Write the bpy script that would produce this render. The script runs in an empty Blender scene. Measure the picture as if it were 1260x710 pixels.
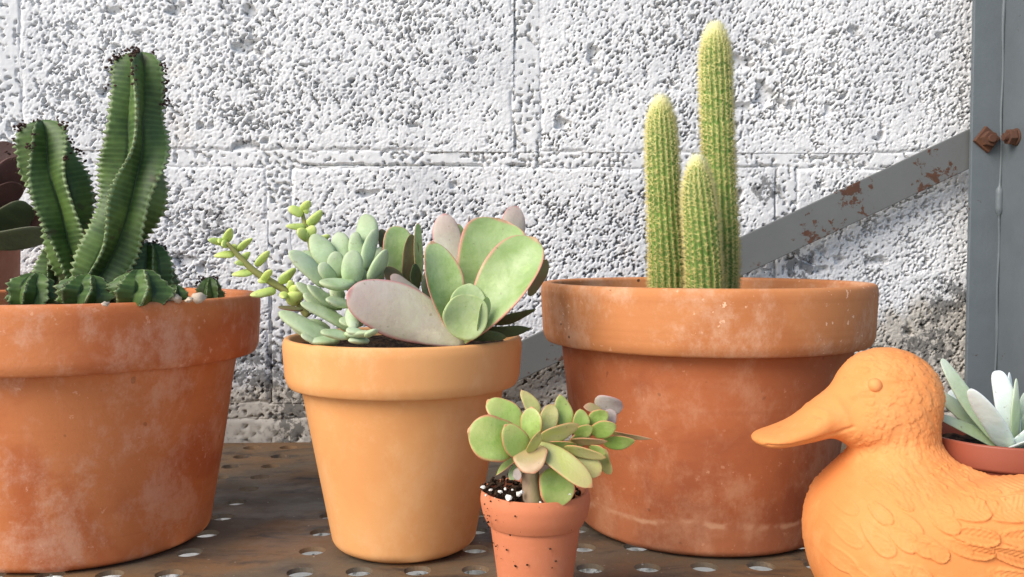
import bpy, bmesh, math, random
import numpy as np
from mathutils import Vector, Matrix, noise as mnoise

random.seed(7)
rng = np.random.default_rng(7)
scene = bpy.context.scene
COL = scene.collection
R = math.radians

# ------------------------------------------------------------------ camera
FPX, CX, CY, YH = 1150.0, 630.0, 355.0, 305.0      # focal length in photo pixels, picture centre, horizon row
CAMZ = 0.156                                        # metres above the shelf
cam_d = bpy.data.cameras.new('camera'); cam = bpy.data.objects.new('camera', cam_d); COL.objects.link(cam)
cam_d.sensor_width = 36.0; cam_d.lens = 36.0 * FPX / 1260.0
cam_d.clip_start = 0.01; cam_d.clip_end = 200.0
cam.location = (0, 0, CAMZ)
cam.rotation_euler = (R(90) - math.atan((CY - YH) / FPX), 0, R(-2.2))
scene.camera = cam
CM = cam.rotation_euler.to_matrix()

# ------------------------------------------------------------------ light
SUN_EL, SUN_AZ = R(38), R(52)
world = bpy.data.worlds.new('World'); scene.world = world; world.use_nodes = True
wn = world.node_tree; wn.nodes.clear()
sky = wn.nodes.new('ShaderNodeTexSky'); sky.sky_type = 'NISHITA'; sky.sun_disc = False
sky.sun_elevation = SUN_EL; sky.sun_rotation = R(180) + SUN_AZ
bg = wn.nodes.new('ShaderNodeBackground'); bg.inputs['Strength'].default_value = 0.14
wo = wn.nodes.new('ShaderNodeOutputWorld')
wn.links.new(sky.outputs[0], bg.inputs[0]); wn.links.new(bg.outputs[0], wo.inputs[0])
sd = bpy.data.lights.new('sun', 'SUN'); sd.energy = 3.1; sd.angle = R(40); sd.color = (1.0, 0.93, 0.83)
sun = bpy.data.objects.new('sun', sd); COL.objects.link(sun)
tr = Vector((math.sin(SUN_AZ) * math.cos(SUN_EL), math.cos(SUN_AZ) * math.cos(SUN_EL), -math.sin(SUN_EL)))
sun.rotation_euler = tr.to_track_quat('-Z', 'Y').to_euler(); sun.location = (-2, -2, 3)
scene.view_settings.view_transform = 'Standard'; scene.view_settings.look = 'None'
scene.view_settings.gamma = 1.0; scene.view_settings.use_curve_mapping = False
scene.view_settings.exposure = 0.46

# ------------------------------------------------------------------ helpers
def ray(px, py):
    return CM @ Vector(((px - CX) / FPX, -(py - CY) / FPX, -1.0))
def W(px, py, d):                                   # point at distance d in front of the camera
    return Vector((0, 0, CAMZ)) + ray(px, py) * d
def onshelf(px, py):
    r = ray(px, py); return Vector((0, 0, CAMZ)) + r * (-CAMZ / r.z)
def onY(px, py, Y):
    r = ray(px, py); return Vector((0, 0, CAMZ)) + r * (Y / r.y)

def link(name, me, mat=None, parent=None, smooth=True, loc=None):
    o = bpy.data.objects.new(name, me); COL.objects.link(o)
    if mat is not None: me.materials.append(mat)
    if smooth and len(me.polygons): me.polygons.foreach_set('use_smooth', np.ones(len(me.polygons), dtype=bool))
    if parent is not None: o.parent = parent
    if loc is not None: o.location = loc
    return o
def thing(name, label, cat, loc=(0, 0, 0), group=None):
    o = bpy.data.objects.new(name, None); COL.objects.link(o); o.location = loc
    o.empty_display_size = 0.02
    o['label'] = label; o['category'] = cat
    if group: o['group'] = group
    return o
def mesh_np(verts, faces):                          # verts (n,3), quads or tris (m,k)
    me = bpy.data.meshes.new('mesh')
    verts = np.asarray(verts, dtype=np.float32); faces = np.asarray(faces, dtype=np.int32)
    n, k = faces.shape
    me.vertices.add(len(verts)); me.vertices.foreach_set('co', verts.ravel())
    me.loops.add(n * k); me.loops.foreach_set('vertex_index', faces.ravel())
    me.polygons.add(n); me.polygons.foreach_set('loop_start', np.arange(0, n * k, k, dtype=np.int32))
    me.update(calc_edges=True); me.validate()
    return me
def attr(me, name, vals):
    a = me.attributes.new(name, 'FLOAT', 'POINT'); a.data.foreach_set('value', np.asarray(vals, dtype=np.float32).ravel())
def bm_mesh(bm):
    me = bpy.data.meshes.new('mesh'); bmesh.ops.recalc_face_normals(bm, faces=bm.faces); bm.to_mesh(me); bm.free(); return me

def hash2(ix, iy, s):
    h = (ix.astype(np.int64) * 374761393 + iy.astype(np.int64) * 668265263 + s * 1442695041) & 0xffffffff
    h = ((h ^ (h >> 13)) * 1274126177) & 0xffffffff
    return ((h ^ (h >> 16)) & 0xffffff) / float(0xffffff)
def vnoise(x, y, s=0):
    ix = np.floor(x); iy = np.floor(y); fx = x - ix; fy = y - iy
    fx = fx * fx * (3 - 2 * fx); fy = fy * fy * (3 - 2 * fy)
    a = hash2(ix, iy, s); b = hash2(ix + 1, iy, s); c = hash2(ix, iy + 1, s); d = hash2(ix + 1, iy + 1, s)
    return (a * (1 - fx) + b * fx) * (1 - fy) + (c * (1 - fx) + d * fx) * fy
def fbm(x, y, s=0, o=4):
    v = 0; a = 0.5; t = 0
    for k in range(o):
        v = v + a * vnoise(x, y, s + k * 17); t += a; a *= 0.5; x = x * 2.03 + 11.3; y = y * 2.03 + 5.7
    return v / t
def worley(x, y, s=0):
    ix = np.floor(x); iy = np.floor(y); f1 = np.full(x.shape, 9.0); f2 = np.full(x.shape, 9.0)
    for dx in (-1, 0, 1):
        for dy in (-1, 0, 1):
            jx = ix + dx; jy = iy + dy
            d = np.hypot(jx + hash2(jx, jy, s) - x, jy + hash2(jx, jy, s + 91) - y)
            f2 = np.minimum(np.maximum(f1, d), f2); f1 = np.minimum(f1, d)
    return f1, f2
def sstep(a, b, x):
    t = np.clip((x - a) / (b - a), 0, 1); return t * t * (3 - 2 * t)

# ------------------------------------------------------------------ materials
class Mat:
    def __init__(s, name, rough=0.7, spec=0.3):
        s.m = bpy.data.materials.new(name); s.m.use_nodes = True; s.t = s.m.node_tree
        s.b = s.t.nodes['Principled BSDF']; s.b.inputs['Roughness'].default_value = rough
        s.b.inputs['Specular IOR Level'].default_value = spec
        s._c = None
    def n(s, typ, **kw):
        nd = s.t.nodes.new('ShaderNode' + typ)
        for k, v in kw.items():
            if k in nd.inputs: s.set(nd.inputs[k], v)
            else: setattr(nd, k, v)
        return nd
    def set(s, inp, v):
        if isinstance(v, bpy.types.NodeSocket): s.t.links.new(v, inp)
        elif isinstance(v, tuple) and inp.type == 'RGBA': inp.default_value = (*v[:3], 1)
        else: inp.default_value = v
    def co(s, sc=(1, 1, 1), loc=(0, 0, 0)):
        if s._c is None: s._c = s.n('TexCoord').outputs['Object']
        if sc == (1, 1, 1) and loc == (0, 0, 0): return s._c
        mp = s.n('Mapping', Vector=s._c); mp.inputs['Scale'].default_value = sc; mp.inputs['Location'].default_value = loc
        return mp.outputs[0]
    def noise(s, scale, detail=5, rough=0.6, dist=0.0, vec=None):
        nd = s.n('TexNoise', Vector=vec if vec is not None else s.co(), Scale=scale, Detail=detail, Roughness=rough, Distortion=dist)
        return nd.outputs['Fac']
    def ramp(s, f, a, b, va=0.0, vb=1.0):
        nd = s.n('MapRange'); nd.interpolation_type = 'SMOOTHSTEP'
        s.set(nd.inputs[0], f)
        for i, v in zip((1, 2, 3, 4), (a, b, va, vb)): nd.inputs[i].default_value = v
        return nd.outputs[0]
    def math(s, op, a, b=0.0):
        nd = s.n('Math', operation=op); s.set(nd.inputs[0], a); s.set(nd.inputs[1], b); return nd.outputs[0]
    def mix(s, f, a, b, mode='MIX'):
        nd = s.n('Mix', data_type='RGBA', blend_type=mode)
        s.set(nd.inputs[0], f); s.set(nd.inputs[6], a); s.set(nd.inputs[7], b); return nd.outputs[2]
    def attr(s, name):
        return s.n('Attribute', attribute_name=name).outputs['Fac']
    def z(s):
        return s.n('SeparateXYZ', Vector=s.co()).outputs[2]
    def rnd(s):
        return s.n('ObjectInfo').outputs['Random']
    def color(s, c): s.set(s.b.inputs['Base Color'], c); return s
    def bump(s, h, strength=0.3, dist=0.001):
        nd = s.n('Bump', Height=h, Strength=strength, Distance=dist)
        s.t.links.new(nd.outputs[0], s.b.inputs['Normal']); return s
    def done(s): return s.m

def terracotta(name, base, dark, pale, eff=0.5, darkamt=0.6, speck=0.5, rough=0.82, seed=0.0, line=None, bands=0.3, bmp=0.22):
    m = Mat(name, rough, 0.25)
    L = (seed, seed * 1.7, -seed)
    big = m.noise(14, 4, 0.55, 0.6, m.co((1, 1, 1), L))
    mid = m.noise(45, 6, 0.65, 0.4, m.co((1, 1, 1.3), L))
    c = m.mix(m.math('MULTIPLY', m.ramp(big, 0.46, 0.66), darkamt), base, dark)
    ring = m.noise(1, 3, 0.5, 0, m.co((3, 3, 260), L))
    c = m.mix(m.math('MULTIPLY', m.ramp(ring, 0.5, 0.75), bands * 0.5), c, dark)
    wash = m.ramp(m.noise(30, 10, 0.76, 0.1, m.co((1, 1, 0.8), (seed + 4, 2, 1))), 0.46, 0.66)
    c = m.mix(m.math('MULTIPLY', wash, eff), c, pale)
    c = m.mix(m.math('MULTIPLY', m.ramp(mid, 0.55, 0.8), eff * 0.5), c, pale)
    fine = m.noise(420, 3, 0.6, 0)
    c = m.mix(m.math('MULTIPLY', m.ramp(fine, 0.55, 0.75), 0.14), c, dark)
    sp = m.math('MULTIPLY', m.ramp(m.noise(300, 3, 0.6), 0.63, 0.69), m.ramp(m.noise(32, 3, 0.5, 0, m.co((1, 1, 1), (1, seed, 2))), 0.47, 0.62))
    c = m.mix(m.math('MULTIPLY', sp, speck), c, tuple(min(1, x * 1.25) for x in pale))
    dk = m.math('MULTIPLY', m.ramp(m.noise(150, 1, 0.4, 0, m.co((1, 1, 1), (seed, 9, 3))), 0.76, 0.79), speck)
    c = m.mix(dk, c, (0.05, 0.025, 0.015))
    if line:
        zc = m.math('ADD', m.z(), m.math('MULTIPLY', m.math('SUBTRACT', m.noise(30, 4), 0.5), 0.016))
        d = m.math('ABSOLUTE', m.math('SUBTRACT', zc, line))
        lm = m.math('MULTIPLY', m.ramp(d, 0.0003, 0.0022, 1, 0), m.ramp(m.noise(60, 4, 0.6), 0.38, 0.6))
        c = m.mix(m.math('MULTIPLY', lm, 0.75), c, pale)
        low = m.math('MULTIPLY', m.ramp(zc, line - 0.002, line + 0.001, 1, 0), 0.12)
        c = m.mix(low, c, pale)
    m.color(c)
    m.set(m.b.inputs['Roughness'], m.ramp(mid, 0.3, 0.7, rough - 0.1, rough + 0.1))
    h = m.math('ADD', m.math('MULTIPLY', m.noise(600, 3, 0.6), 0.35), m.math('ADD', m.math('MULTIPLY', mid, 0.6), m.math('MULTIPLY', ring, 0.35 * bands)))
    m.bump(h, bmp, 0.0012)
    return m.done()

T_OLD = terracotta('terracotta_weathered', (0.56, 0.190, 0.068), (0.40, 0.095, 0.030), (0.72, 0.44, 0.31), 0.48, 0.7, 0.3, 0.8, 1.3, None, 0.4, 0.3)
T_OLDRIM = T_OLD
T_NEW = terracotta('terracotta_new', (0.71, 0.345, 0.130), (0.66, 0.29, 0.10), (0.76, 0.42, 0.20), 0.6, 0.7, 0.0, 0.72, 5.1, None, 0.3, 0.12)
T_BIG = terracotta('terracotta_aged_brown', (0.40, 0.120, 0.044), (0.25, 0.064, 0.028), (0.58, 0.31, 0.18), 0.42, 0.7, 0.35, 0.8, 8.4, 0.018)
T_BIGRIM = terracotta('terracotta_aged_rim', (0.52, 0.205, 0.075), (0.40, 0.135, 0.045), (0.66, 0.42, 0.28), 0.55, 0.6, 0.9, 0.8, 3.9, None, 0.6)
T_SMALL = terracotta('terracotta_salmon', (0.56, 0.185, 0.088), (0.47, 0.14, 0.06), (0.64, 0.27, 0.16), 0.3, 0.5, 0.15, 0.8, 2.2, None, 0.15)
T_DUCK = terracotta('terracotta_duck', (0.72, 0.265, 0.080), (0.66, 0.215, 0.055), (0.77, 0.35, 0.13), 0.5, 0.5, 0.12, 0.75, 6.6, None, 0.0, 0.15)
T_BACK = terracotta('terracotta_dusky', (0.32, 0.13, 0.08), (0.24, 0.09, 0.05), (0.42, 0.22, 0.15), 0.3, 0.5, 0.1, 0.8, 7.7)

m = Mat('potting_soil', 0.95, 0.1)
m.color(m.mix(m.ramp(m.noise(300, 4), 0.4, 0.65), (0.018, 0.011, 0.007), (0.07, 0.042, 0.025))).bump(m.noise(700, 4), 0.8, 0.002)
SOIL = m.done()
m = Mat('perlite', 0.9, 0.2); m.color(m.mix(m.noise(500), (0.85, 0.83, 0.78), (0.62, 0.58, 0.52))).bump(m.noise(900), 0.4, 0.0006); PERLITE = m.done()
m = Mat('pebble_stone', 0.75, 0.3); m.color(m.mix(m.noise(120), (0.62, 0.50, 0.38), (0.45, 0.36, 0.28))); PEBBLE = m.done()

# painted block wall: white paint over grey concrete; paint ends in a ragged line low on the wall
def wallmat(name, mortar=False):
    m = Mat(name, 0.92, 0.15)
    sx = m.n('SeparateXYZ', Vector=m.co())
    X, Z = sx.outputs[0], sx.outputs[2]
    white = m.mix(m.ramp(m.noise(9, 5, 0.6, 0.5), 0.42, 0.68), (0.68, 0.68, 0.685), (0.56, 0.565, 0.58))
    white = m.mix(m.math('MULTIPLY', m.ramp(m.noise(120, 4, 0.6), 0.5, 0.75), 0.35), white, (0.60, 0.60, 0.61))
    white = m.mix(m.math('MULTIPLY', m.ramp(m.noise(13, 5, 0.65, 1.0, m.co((1, 1, 1), (3, 1, 8))), 0.60, 0.78), 0.35), white, (0.62, 0.53, 0.44))
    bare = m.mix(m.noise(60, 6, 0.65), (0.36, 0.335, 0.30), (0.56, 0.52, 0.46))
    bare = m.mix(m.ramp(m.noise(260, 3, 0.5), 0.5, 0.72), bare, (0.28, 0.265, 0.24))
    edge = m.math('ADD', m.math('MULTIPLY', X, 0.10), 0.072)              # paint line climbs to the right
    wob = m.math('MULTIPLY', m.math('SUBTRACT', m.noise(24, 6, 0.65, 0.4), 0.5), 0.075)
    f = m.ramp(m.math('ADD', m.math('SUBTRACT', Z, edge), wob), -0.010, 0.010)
    f = m.math('MAXIMUM', f, m.ramp(Z, -0.05, -0.03, 1, 0))             # whiter colour under the shelf to brighten what its holes show
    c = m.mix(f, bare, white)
    spots = None                                                          # dark blotches around chosen centres, broken up by noise
    for (px, py, r) in ((1165, 368, .020), (985, 326, .013), (1150, 420, .022), (943, 232, .012), (262, 272, .014), (318, 455, .024), (380, 508, .03), (1115, 440, .016)):
        p = onY(px, py, 0.76)
        d = m.n('VectorMath', operation='DISTANCE'); m.set(d.inputs[0], m.co()); d.inputs[1].default_value = (p.x, 0.76, p.z)
        k = m.ramp(d.outputs['Value'], r * 0.3, r * 1.7, 1, 0)
        spots = k if spots is None else m.math('MAXIMUM', spots, k)
    blotch = m.ramp(m.math('MULTIPLY', spots, m.ramp(m.noise(190, 4, 0.6), 0.36, 0.62)), 0.25, 0.55)
    c = m.mix(m.math('MULTIPLY', blotch, 0.7), c, (0.045, 0.045, 0.045))
    m.color(c).bump(m.noise(900, 3, 0.6), 0.35, 0.0008)
    return m.done()
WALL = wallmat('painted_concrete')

def steel(name, base, dark, rust_lo, rust_hi, rough=0.5):
    m = Mat(name, rough, 0.4)
    c = m.mix(m.noise(30, 6, 0.6), base, dark)
    c = m.mix(m.math('MULTIPLY', m.ramp(m.noise(140, 4, 0.7), 0.6, 0.75), 0.4), c, dark)
    rn = m.math('ADD', m.math('MULTIPLY', m.noise(26, 3, 0.5, 0.2, m.co((1, 1, 1), (2.3, 0, 1.1))), 0.55), m.math('MULTIPLY', m.noise(150, 6, 0.7, 0.3), 0.45))
    rust = m.mix(m.noise(260, 4), (0.11, 0.045, 0.025), (0.045, 0.024, 0.016))
    rf = m.ramp(rn, rust_lo, rust_hi)
    c = m.mix(rf, c, rust)
    m.color(c); m.set(m.b.inputs['Roughness'], m.ramp(rf, 0, 1, rough, 0.9))
    m.bump(m.math('ADD', m.math('MULTIPLY', rf, 0.7), m.noise(320, 4)), 0.25, 0.0008)
    return m.done()
POSTM = steel('grey_painted_steel', (0.145, 0.168, 0.182), (0.095, 0.110, 0.120), 0.64, 0.66, 0.45)
BRACEM = steel('grey_bar_steel', (0.135, 0.138, 0.135), (0.10, 0.103, 0.10), 0.545, 0.575, 0.5)
RUSTM = steel('rusted_iron', (0.20, 0.075, 0.03), (0.10, 0.04, 0.02), 0.3, 0.6, 0.9)
m = Mat('rusty_shelf_steel', 0.6, 0.35)
c = m.mix(m.ramp(m.noise(8, 5, 0.6, 0.6), 0.4, 0.62), (0.125, 0.098, 0.066), (0.19, 0.105, 0.048))
c = m.mix(m.ramp(m.noise(22, 6, 0.7, 0.8, m.co((1, 2.2, 1))), 0.48, 0.7), c, (0.055, 0.043, 0.034))
c = m.mix(m.math('MULTIPLY', m.ramp(m.noise(34, 6, 0.7, 1.2, m.co((0.5, 1.4, 1), (5, 1, 0))), 0.58, 0.76), 0.55), c, (0.27, 0.20, 0.13))
c = m.mix(m.ramp(m.noise(420, 2, 0.5), 0.72, 0.76), c, (0.45, 0.40, 0.33))
m.color(c); m.set(m.b.inputs['Roughness'], m.ramp(m.noise(26, 5), 0.35, 0.65, 0.42, 0.85))
m.bump(m.noise(240, 6, 0.7), 0.4, 0.0008); SHELFM = m.done()

def leafmat(name, face, back, edge, tip=None, edgeamt=0.8, tipamt=0.5, rough=0.5, sss=0.12, var=0.35, bloom=0.0):
    m = Mat(name, rough, 0.35)
    n1 = m.noise(75, 7, 0.68, 0.7)
    c = m.mix(m.ramp(n1, 0.34, 0.66), face, back)
    c = m.mix(m.math('MULTIPLY', m.ramp(m.attr('along'), 0.0, 0.35, 1, 0), 0.45), c, tuple(min(1, x * y) for x, y in zip(back, (1.15, 1.12, 0.75))))
    c = m.mix(m.math('MULTIPLY', m.rnd(), var), c, back)
    if tip is not None:
        c = m.mix(m.math('MULTIPLY', m.ramp(m.math('ADD', m.attr('along'), m.math('MULTIPLY', m.math('SUBTRACT', n1, 0.5), 0.5)), 0.45, 1.0), tipamt), c, tip)
    if bloom: c = m.mix(m.math('MULTIPLY', m.ramp(m.noise(40, 6, 0.7, 0.6), 0.35, 0.7), bloom), c, (0.62, 0.66, 0.60))
    e = m.math('ADD', m.attr('edge'), m.math('MULTIPLY', m.math('SUBTRACT', m.noise(90, 3), 0.5), 0.35))
    c = m.mix(m.math('MULTIPLY', m.ramp(e, 0.45, 0.95), edgeamt), c, edge)
    c = m.mix(m.math('MULTIPLY', m.ramp(m.noise(330, 2), 0.68, 0.74), 0.45), c, (0.16, 0.12, 0.06))
    c = m.mix(m.math('MULTIPLY', m.ramp(m.noise(34, 8, 0.75, 0.3, m.co((1, 1, 1), (7, 3, 5))), 0.54, 0.66), 0.30), c, tuple(min(1, x * 1.5 + .03) for x in back))
    m.color(c)
    m.b.inputs['Subsurface Weight'].default_value = sss; m.b.inputs['Subsurface Radius'].default_value = (0.6, 1.0, 0.3)
    m.b.inputs['Subsurface Scale'].default_value = 0.003
    m.set(m.b.inputs['Roughness'], m.ramp(m.noise(110, 5), 0.3, 0.7, rough - 0.12, rough + 0.15))
    m.bump(m.math('ADD', m.noise(130, 4), m.math('MULTIPLY', m.noise(700, 3), 0.35)), 0.28, 0.0012)
    return m.done()
LF_PALE = leafmat('leaf_pale_plump', (0.26, 0.37, 0.16), (0.36, 0.47, 0.26), (0.50, 0.52, 0.32), (0.48, 0.46, 0.34), 0.3, 0.35, 0.55, 0.15, 0.5, 0.25)
LF_LIME = leafmat('leaf_lime', (0.54, 0.62, 0.17), (0.42, 0.54, 0.15), (0.62, 0.68, 0.28), (0.62, 0.66, 0.24), 0.3, 0.5, 0.5, 0.2, 0.4)
LF_PAD = leafmat('leaf_paddle_green', (0.19, 0.295, 0.070), (0.32, 0.41, 0.16), (0.55, 0.22, 0.17), (0.34, 0.46, 0.20), 0.95, 0.35, 0.45, 0.12, 0.3, 0.12)
LF_PADIN = leafmat('leaf_paddle_inner', (0.25, 0.35, 0.14), (0.34, 0.42, 0.19), (0.45, 0.52, 0.24), None, 0.7, 0, 0.5, 0.15, 0.2, 0.2)
LF_PINK = leafmat('leaf_paddle_underside', (0.42, 0.35, 0.28), (0.45, 0.43, 0.30), (0.50, 0.19, 0.19), (0.56, 0.38, 0.36), 0.85, 0.6, 0.6, 0.12, 0.3, 0.25)
LF_BROWN = leafmat('leaf_red_brown', (0.16, 0.10, 0.055), (0.12, 0.13, 0.05), (0.30, 0.10, 0.07), None, 0.7, 0, 0.55, 0.1, 0.5)
LF_DARK = leafmat('leaf_dark_and_shaded', (0.035, 0.055, 0.028), (0.06, 0.085, 0.035), (0.09, 0.07, 0.04), None, 0.5, 0, 0.5, 0.05, 0.4)  # serves dark leaves and leaves with shade put into their colour
LF_JADE = leafmat('leaf_jade', (0.22, 0.34, 0.065), (0.33, 0.42, 0.12), (0.56, 0.19, 0.11), (0.40, 0.38, 0.15), 0.95, 0.4, 0.4, 0.14, 0.5)
LF_JADEY = leafmat('leaf_jade_yellow', (0.38, 0.40, 0.11), (0.36, 0.36, 0.15), (0.50, 0.20, 0.10), (0.46, 0.33, 0.15), 0.85, 0.5, 0.42, 0.14, 0.5)
LF_JADER = leafmat('leaf_jade_red', (0.40, 0.26, 0.13), (0.33, 0.28, 0.12), (0.48, 0.17, 0.10), (0.46, 0.25, 0.18), 0.8, 0.5, 0.45, 0.12, 0.5)
LF_MAUVE = leafmat('leaf_mauve', (0.25, 0.17, 0.17), (0.30, 0.25, 0.22), (0.42, 0.20, 0.20), None, 0.6, 0, 0.6, 0.1, 0.4, 0.3)
LF_CHALK = leafmat('leaf_chalky', (0.50, 0.60, 0.55), (0.58, 0.66, 0.64), (0.74, 0.78, 0.76), (0.70, 0.76, 0.76), 0.6, 0.4, 0.65, 0.12, 0.3, 0.5)
LF_CHALKG = leafmat('leaf_chalky_green', (0.29, 0.38, 0.20), (0.36, 0.45, 0.27), (0.46, 0.54, 0.40), (0.62, 0.67, 0.58), 0.5, 0.6, 0.6, 0.12, 0.3, 0.15)
LF_PLUM = leafmat('leaf_plum', (0.085, 0.038, 0.032), (0.06, 0.03, 0.025), (0.16, 0.07, 0.06), None, 0.5, 0, 0.6, 0.05, 0.4)
m = Mat('ribbed_stem_green', 0.5, 0.35)
band = m.math('SINE', m.math('MULTIPLY', m.attr('along'), 6.2832))
c = m.mix(m.ramp(m.noise(60, 4, 0.6), 0.35, 0.7), (0.032, 0.066, 0.014), (0.090, 0.150, 0.032))
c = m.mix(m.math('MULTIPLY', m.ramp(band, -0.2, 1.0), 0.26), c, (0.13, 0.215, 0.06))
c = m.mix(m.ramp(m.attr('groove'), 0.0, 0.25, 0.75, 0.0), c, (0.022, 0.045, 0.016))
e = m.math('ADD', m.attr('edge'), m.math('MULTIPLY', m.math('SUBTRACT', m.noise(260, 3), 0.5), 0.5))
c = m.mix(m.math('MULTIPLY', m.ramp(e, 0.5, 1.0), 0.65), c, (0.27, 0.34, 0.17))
c = m.mix(m.math('MULTIPLY', m.ramp(m.noise(95, 3), 0.62, 0.70), 0.6), c, (0.06, 0.045, 0.025))
m.color(c); m.b.inputs['Subsurface Weight'].default_value = 0.08; m.b.inputs['Subsurface Scale'].default_value = 0.002
m.bump(m.math('ADD', m.math('MULTIPLY', band, 0.10), m.noise(200, 4)), 0.2, 0.001); RIBM = m.done()
m = Mat('column_cactus_green', 0.6, 0.3)
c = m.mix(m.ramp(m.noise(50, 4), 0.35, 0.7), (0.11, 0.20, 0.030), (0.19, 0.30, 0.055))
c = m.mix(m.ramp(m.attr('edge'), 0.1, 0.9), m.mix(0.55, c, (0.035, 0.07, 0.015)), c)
c = m.mix(m.ramp(m.attr('along'), 0.9, 1.0), c, (0.42, 0.46, 0.14))
m.color(c); m.b.inputs['Subsurface Weight'].default_value = 0.08; m.b.inputs['Subsurface Scale'].default_value = 0.002
COLM = m.done()
m = Mat('golden_spines', 0.5, 0.4)
c = m.mix(m.attr('along'), (0.50, 0.36, 0.10), (0.82, 0.76, 0.34)); m.color(m.mix(m.math('MULTIPLY', m.attr('edge'), 0.7), c, (0.86, 0.84, 0.52)))
m.b.inputs['Subsurface Weight'].default_value = 0.0; SPINEM = m.done()
m = Mat('dry_brown', 0.9, 0.1); m.color(m.mix(m.noise(300), (0.085, 0.045, 0.035), (0.035, 0.022, 0.02))); DRYM = m.done()
m = Mat('woody_stem', 0.8, 0.2); m.color(m.mix(m.ramp(m.noise(120, 5, 0.6, 0, m.co((1, 1, 0.3))), 0.35, 0.65), (0.36, 0.25, 0.17), (0.22, 0.19, 0.09))).bump(m.noise(300, 4), 0.4, 0.001); WOODY = m.done()
m = Mat('green_stem', 0.6, 0.3); m.color(m.mix(m.noise(150), (0.22, 0.27, 0.07), (0.30, 0.24, 0.10))); GSTEM = m.done()
m = Mat('red_brown_plastic', 0.42, 0.4); m.color(m.mix(m.noise(40), (0.30, 0.075, 0.04), (0.26, 0.062, 0.034))).bump(m.noise(300), 0.05, 0.0005); PLASTIC = m.done()

# ------------------------------------------------------------------ the block wall
WY = 0.76
PITQ = {}
def block_height(x, z, x0, x1, z0, z1):
    wx = x + 0.0024 * (fbm(x * 260, z * 260, 3) - 0.5); wz = z + 0.0024 * (fbm(x * 260, z * 260, 9) - 0.5)
    al = (wx + wz) * 0.707; ac = (wx - wz) * 0.707
    low = fbm(x * 11, z * 11, 31, 3); mid = fbm(x * 75, z * 75, 33, 3)
    ed = np.minimum(np.minimum(x - x0, x1 - x), np.minimum(z - z0, z1 - z)) + 0.005 * (fbm(x * 90, z * 90, 55) - 0.5)
    fill = 1 - sstep(0.004, 0.030, ed + 0.016 * (low - 0.5))       # thick paint closes the pits near the joints
    bias = 0.40 * (mid - 0.5) + 0.26 * (low - 0.5) - 0.13 * fill
    f1, f2 = worley(al * 330, ac * 470, 5)                          # gaps between the grains
    e1, e2 = worley(wx * 560, wz * 600, 15)
    g = fbm(al * 310, ac * 520, 81, 3)
    fld = 0.80 * f1 + 1.0 * g + 0.30 * e1 + bias
    q = PITQ.setdefault('q', float(np.quantile(fld, 0.84)))
    deep = 0.30 + 0.70 * sstep(0.30, 0.60, vnoise(x * 260, z * 260, 61))
    pit = sstep(q, q + 0.11, fld) * deep
    h = -0.0068 * pit - 0.0005 * sstep(q - .40, q, fld) - 0.00025 * e1 + 0.0012 * (low - 0.5) + 0.0008 * (mid - 0.5) + 0.0006 * (fbm(x * 420, z * 420, 71, 2) - 0.5)
    big = sstep(0.73, 0.80, fbm(x * 42, z * 55, 77, 4)); h -= 0.006 * big
    h -= 0.0022 * (1 - sstep(0.0, 0.0045, ed)) ** 1.5 * sstep(0.35, 0.6, fbm(x * 30, z * 30, 58, 2))
    return h
def sheet(x0, x1, z0, z1, step, hf, back=0.02):
    nx = max(2, int(round((x1 - x0) / step)) + 1); nz = max(2, int(round((z1 - z0) / step)) + 1)
    xs = np.linspace(x0, x1, nx); zs = np.linspace(z0, z1, nz)
    X, Z = np.meshgrid(xs, zs); H = hf(X, Z)
    xj = X.copy(); zj = Z.copy()
    V = np.stack([xj, WY - H, zj], -1).reshape(-1, 3)
    idx = np.arange(nx * nz).reshape(nz, nx)
    F = np.stack([idx[:-1, :-1], idx[:-1, 1:], idx[1:, 1:], idx[1:, :-1]], -1).reshape(-1, 4)
    # skirt back into the wall
    per = np.concatenate([idx[0, :], idx[1:, -1], idx[-1, -2::-1], idx[-2:0:-1, 0]])
    B = V[per].copy(); B[:, 1] = WY + back; n0 = len(V)
    V = np.concatenate([V, B]); m_ = len(per); a = np.arange(m_); b = (a + 1) % m_
    S = np.stack([per[a], n0 + a, n0 + b, per[b]], -1)
    return mesh_np(V, np.concatenate([F, S]))
wall = thing('concrete_block_wall', 'rough white painted concrete block wall behind all the pots', 'wall', (0, 0, 0))
ZJ = 0.2215; PITCH = 0.2035; MW = 0.012
xj1 = onY(632, 120, WY).x; xj2 = onY(330, 330, WY).x
ROWS = [(ZJ + MW, ZJ + PITCH, xj1, 0.021), (ZJ - PITCH + MW, ZJ, xj2, 0.018), (ZJ - 2 * PITCH + MW, ZJ - PITCH, xj1, 0.014)]
XL, XR = -0.50, 0.545
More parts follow.
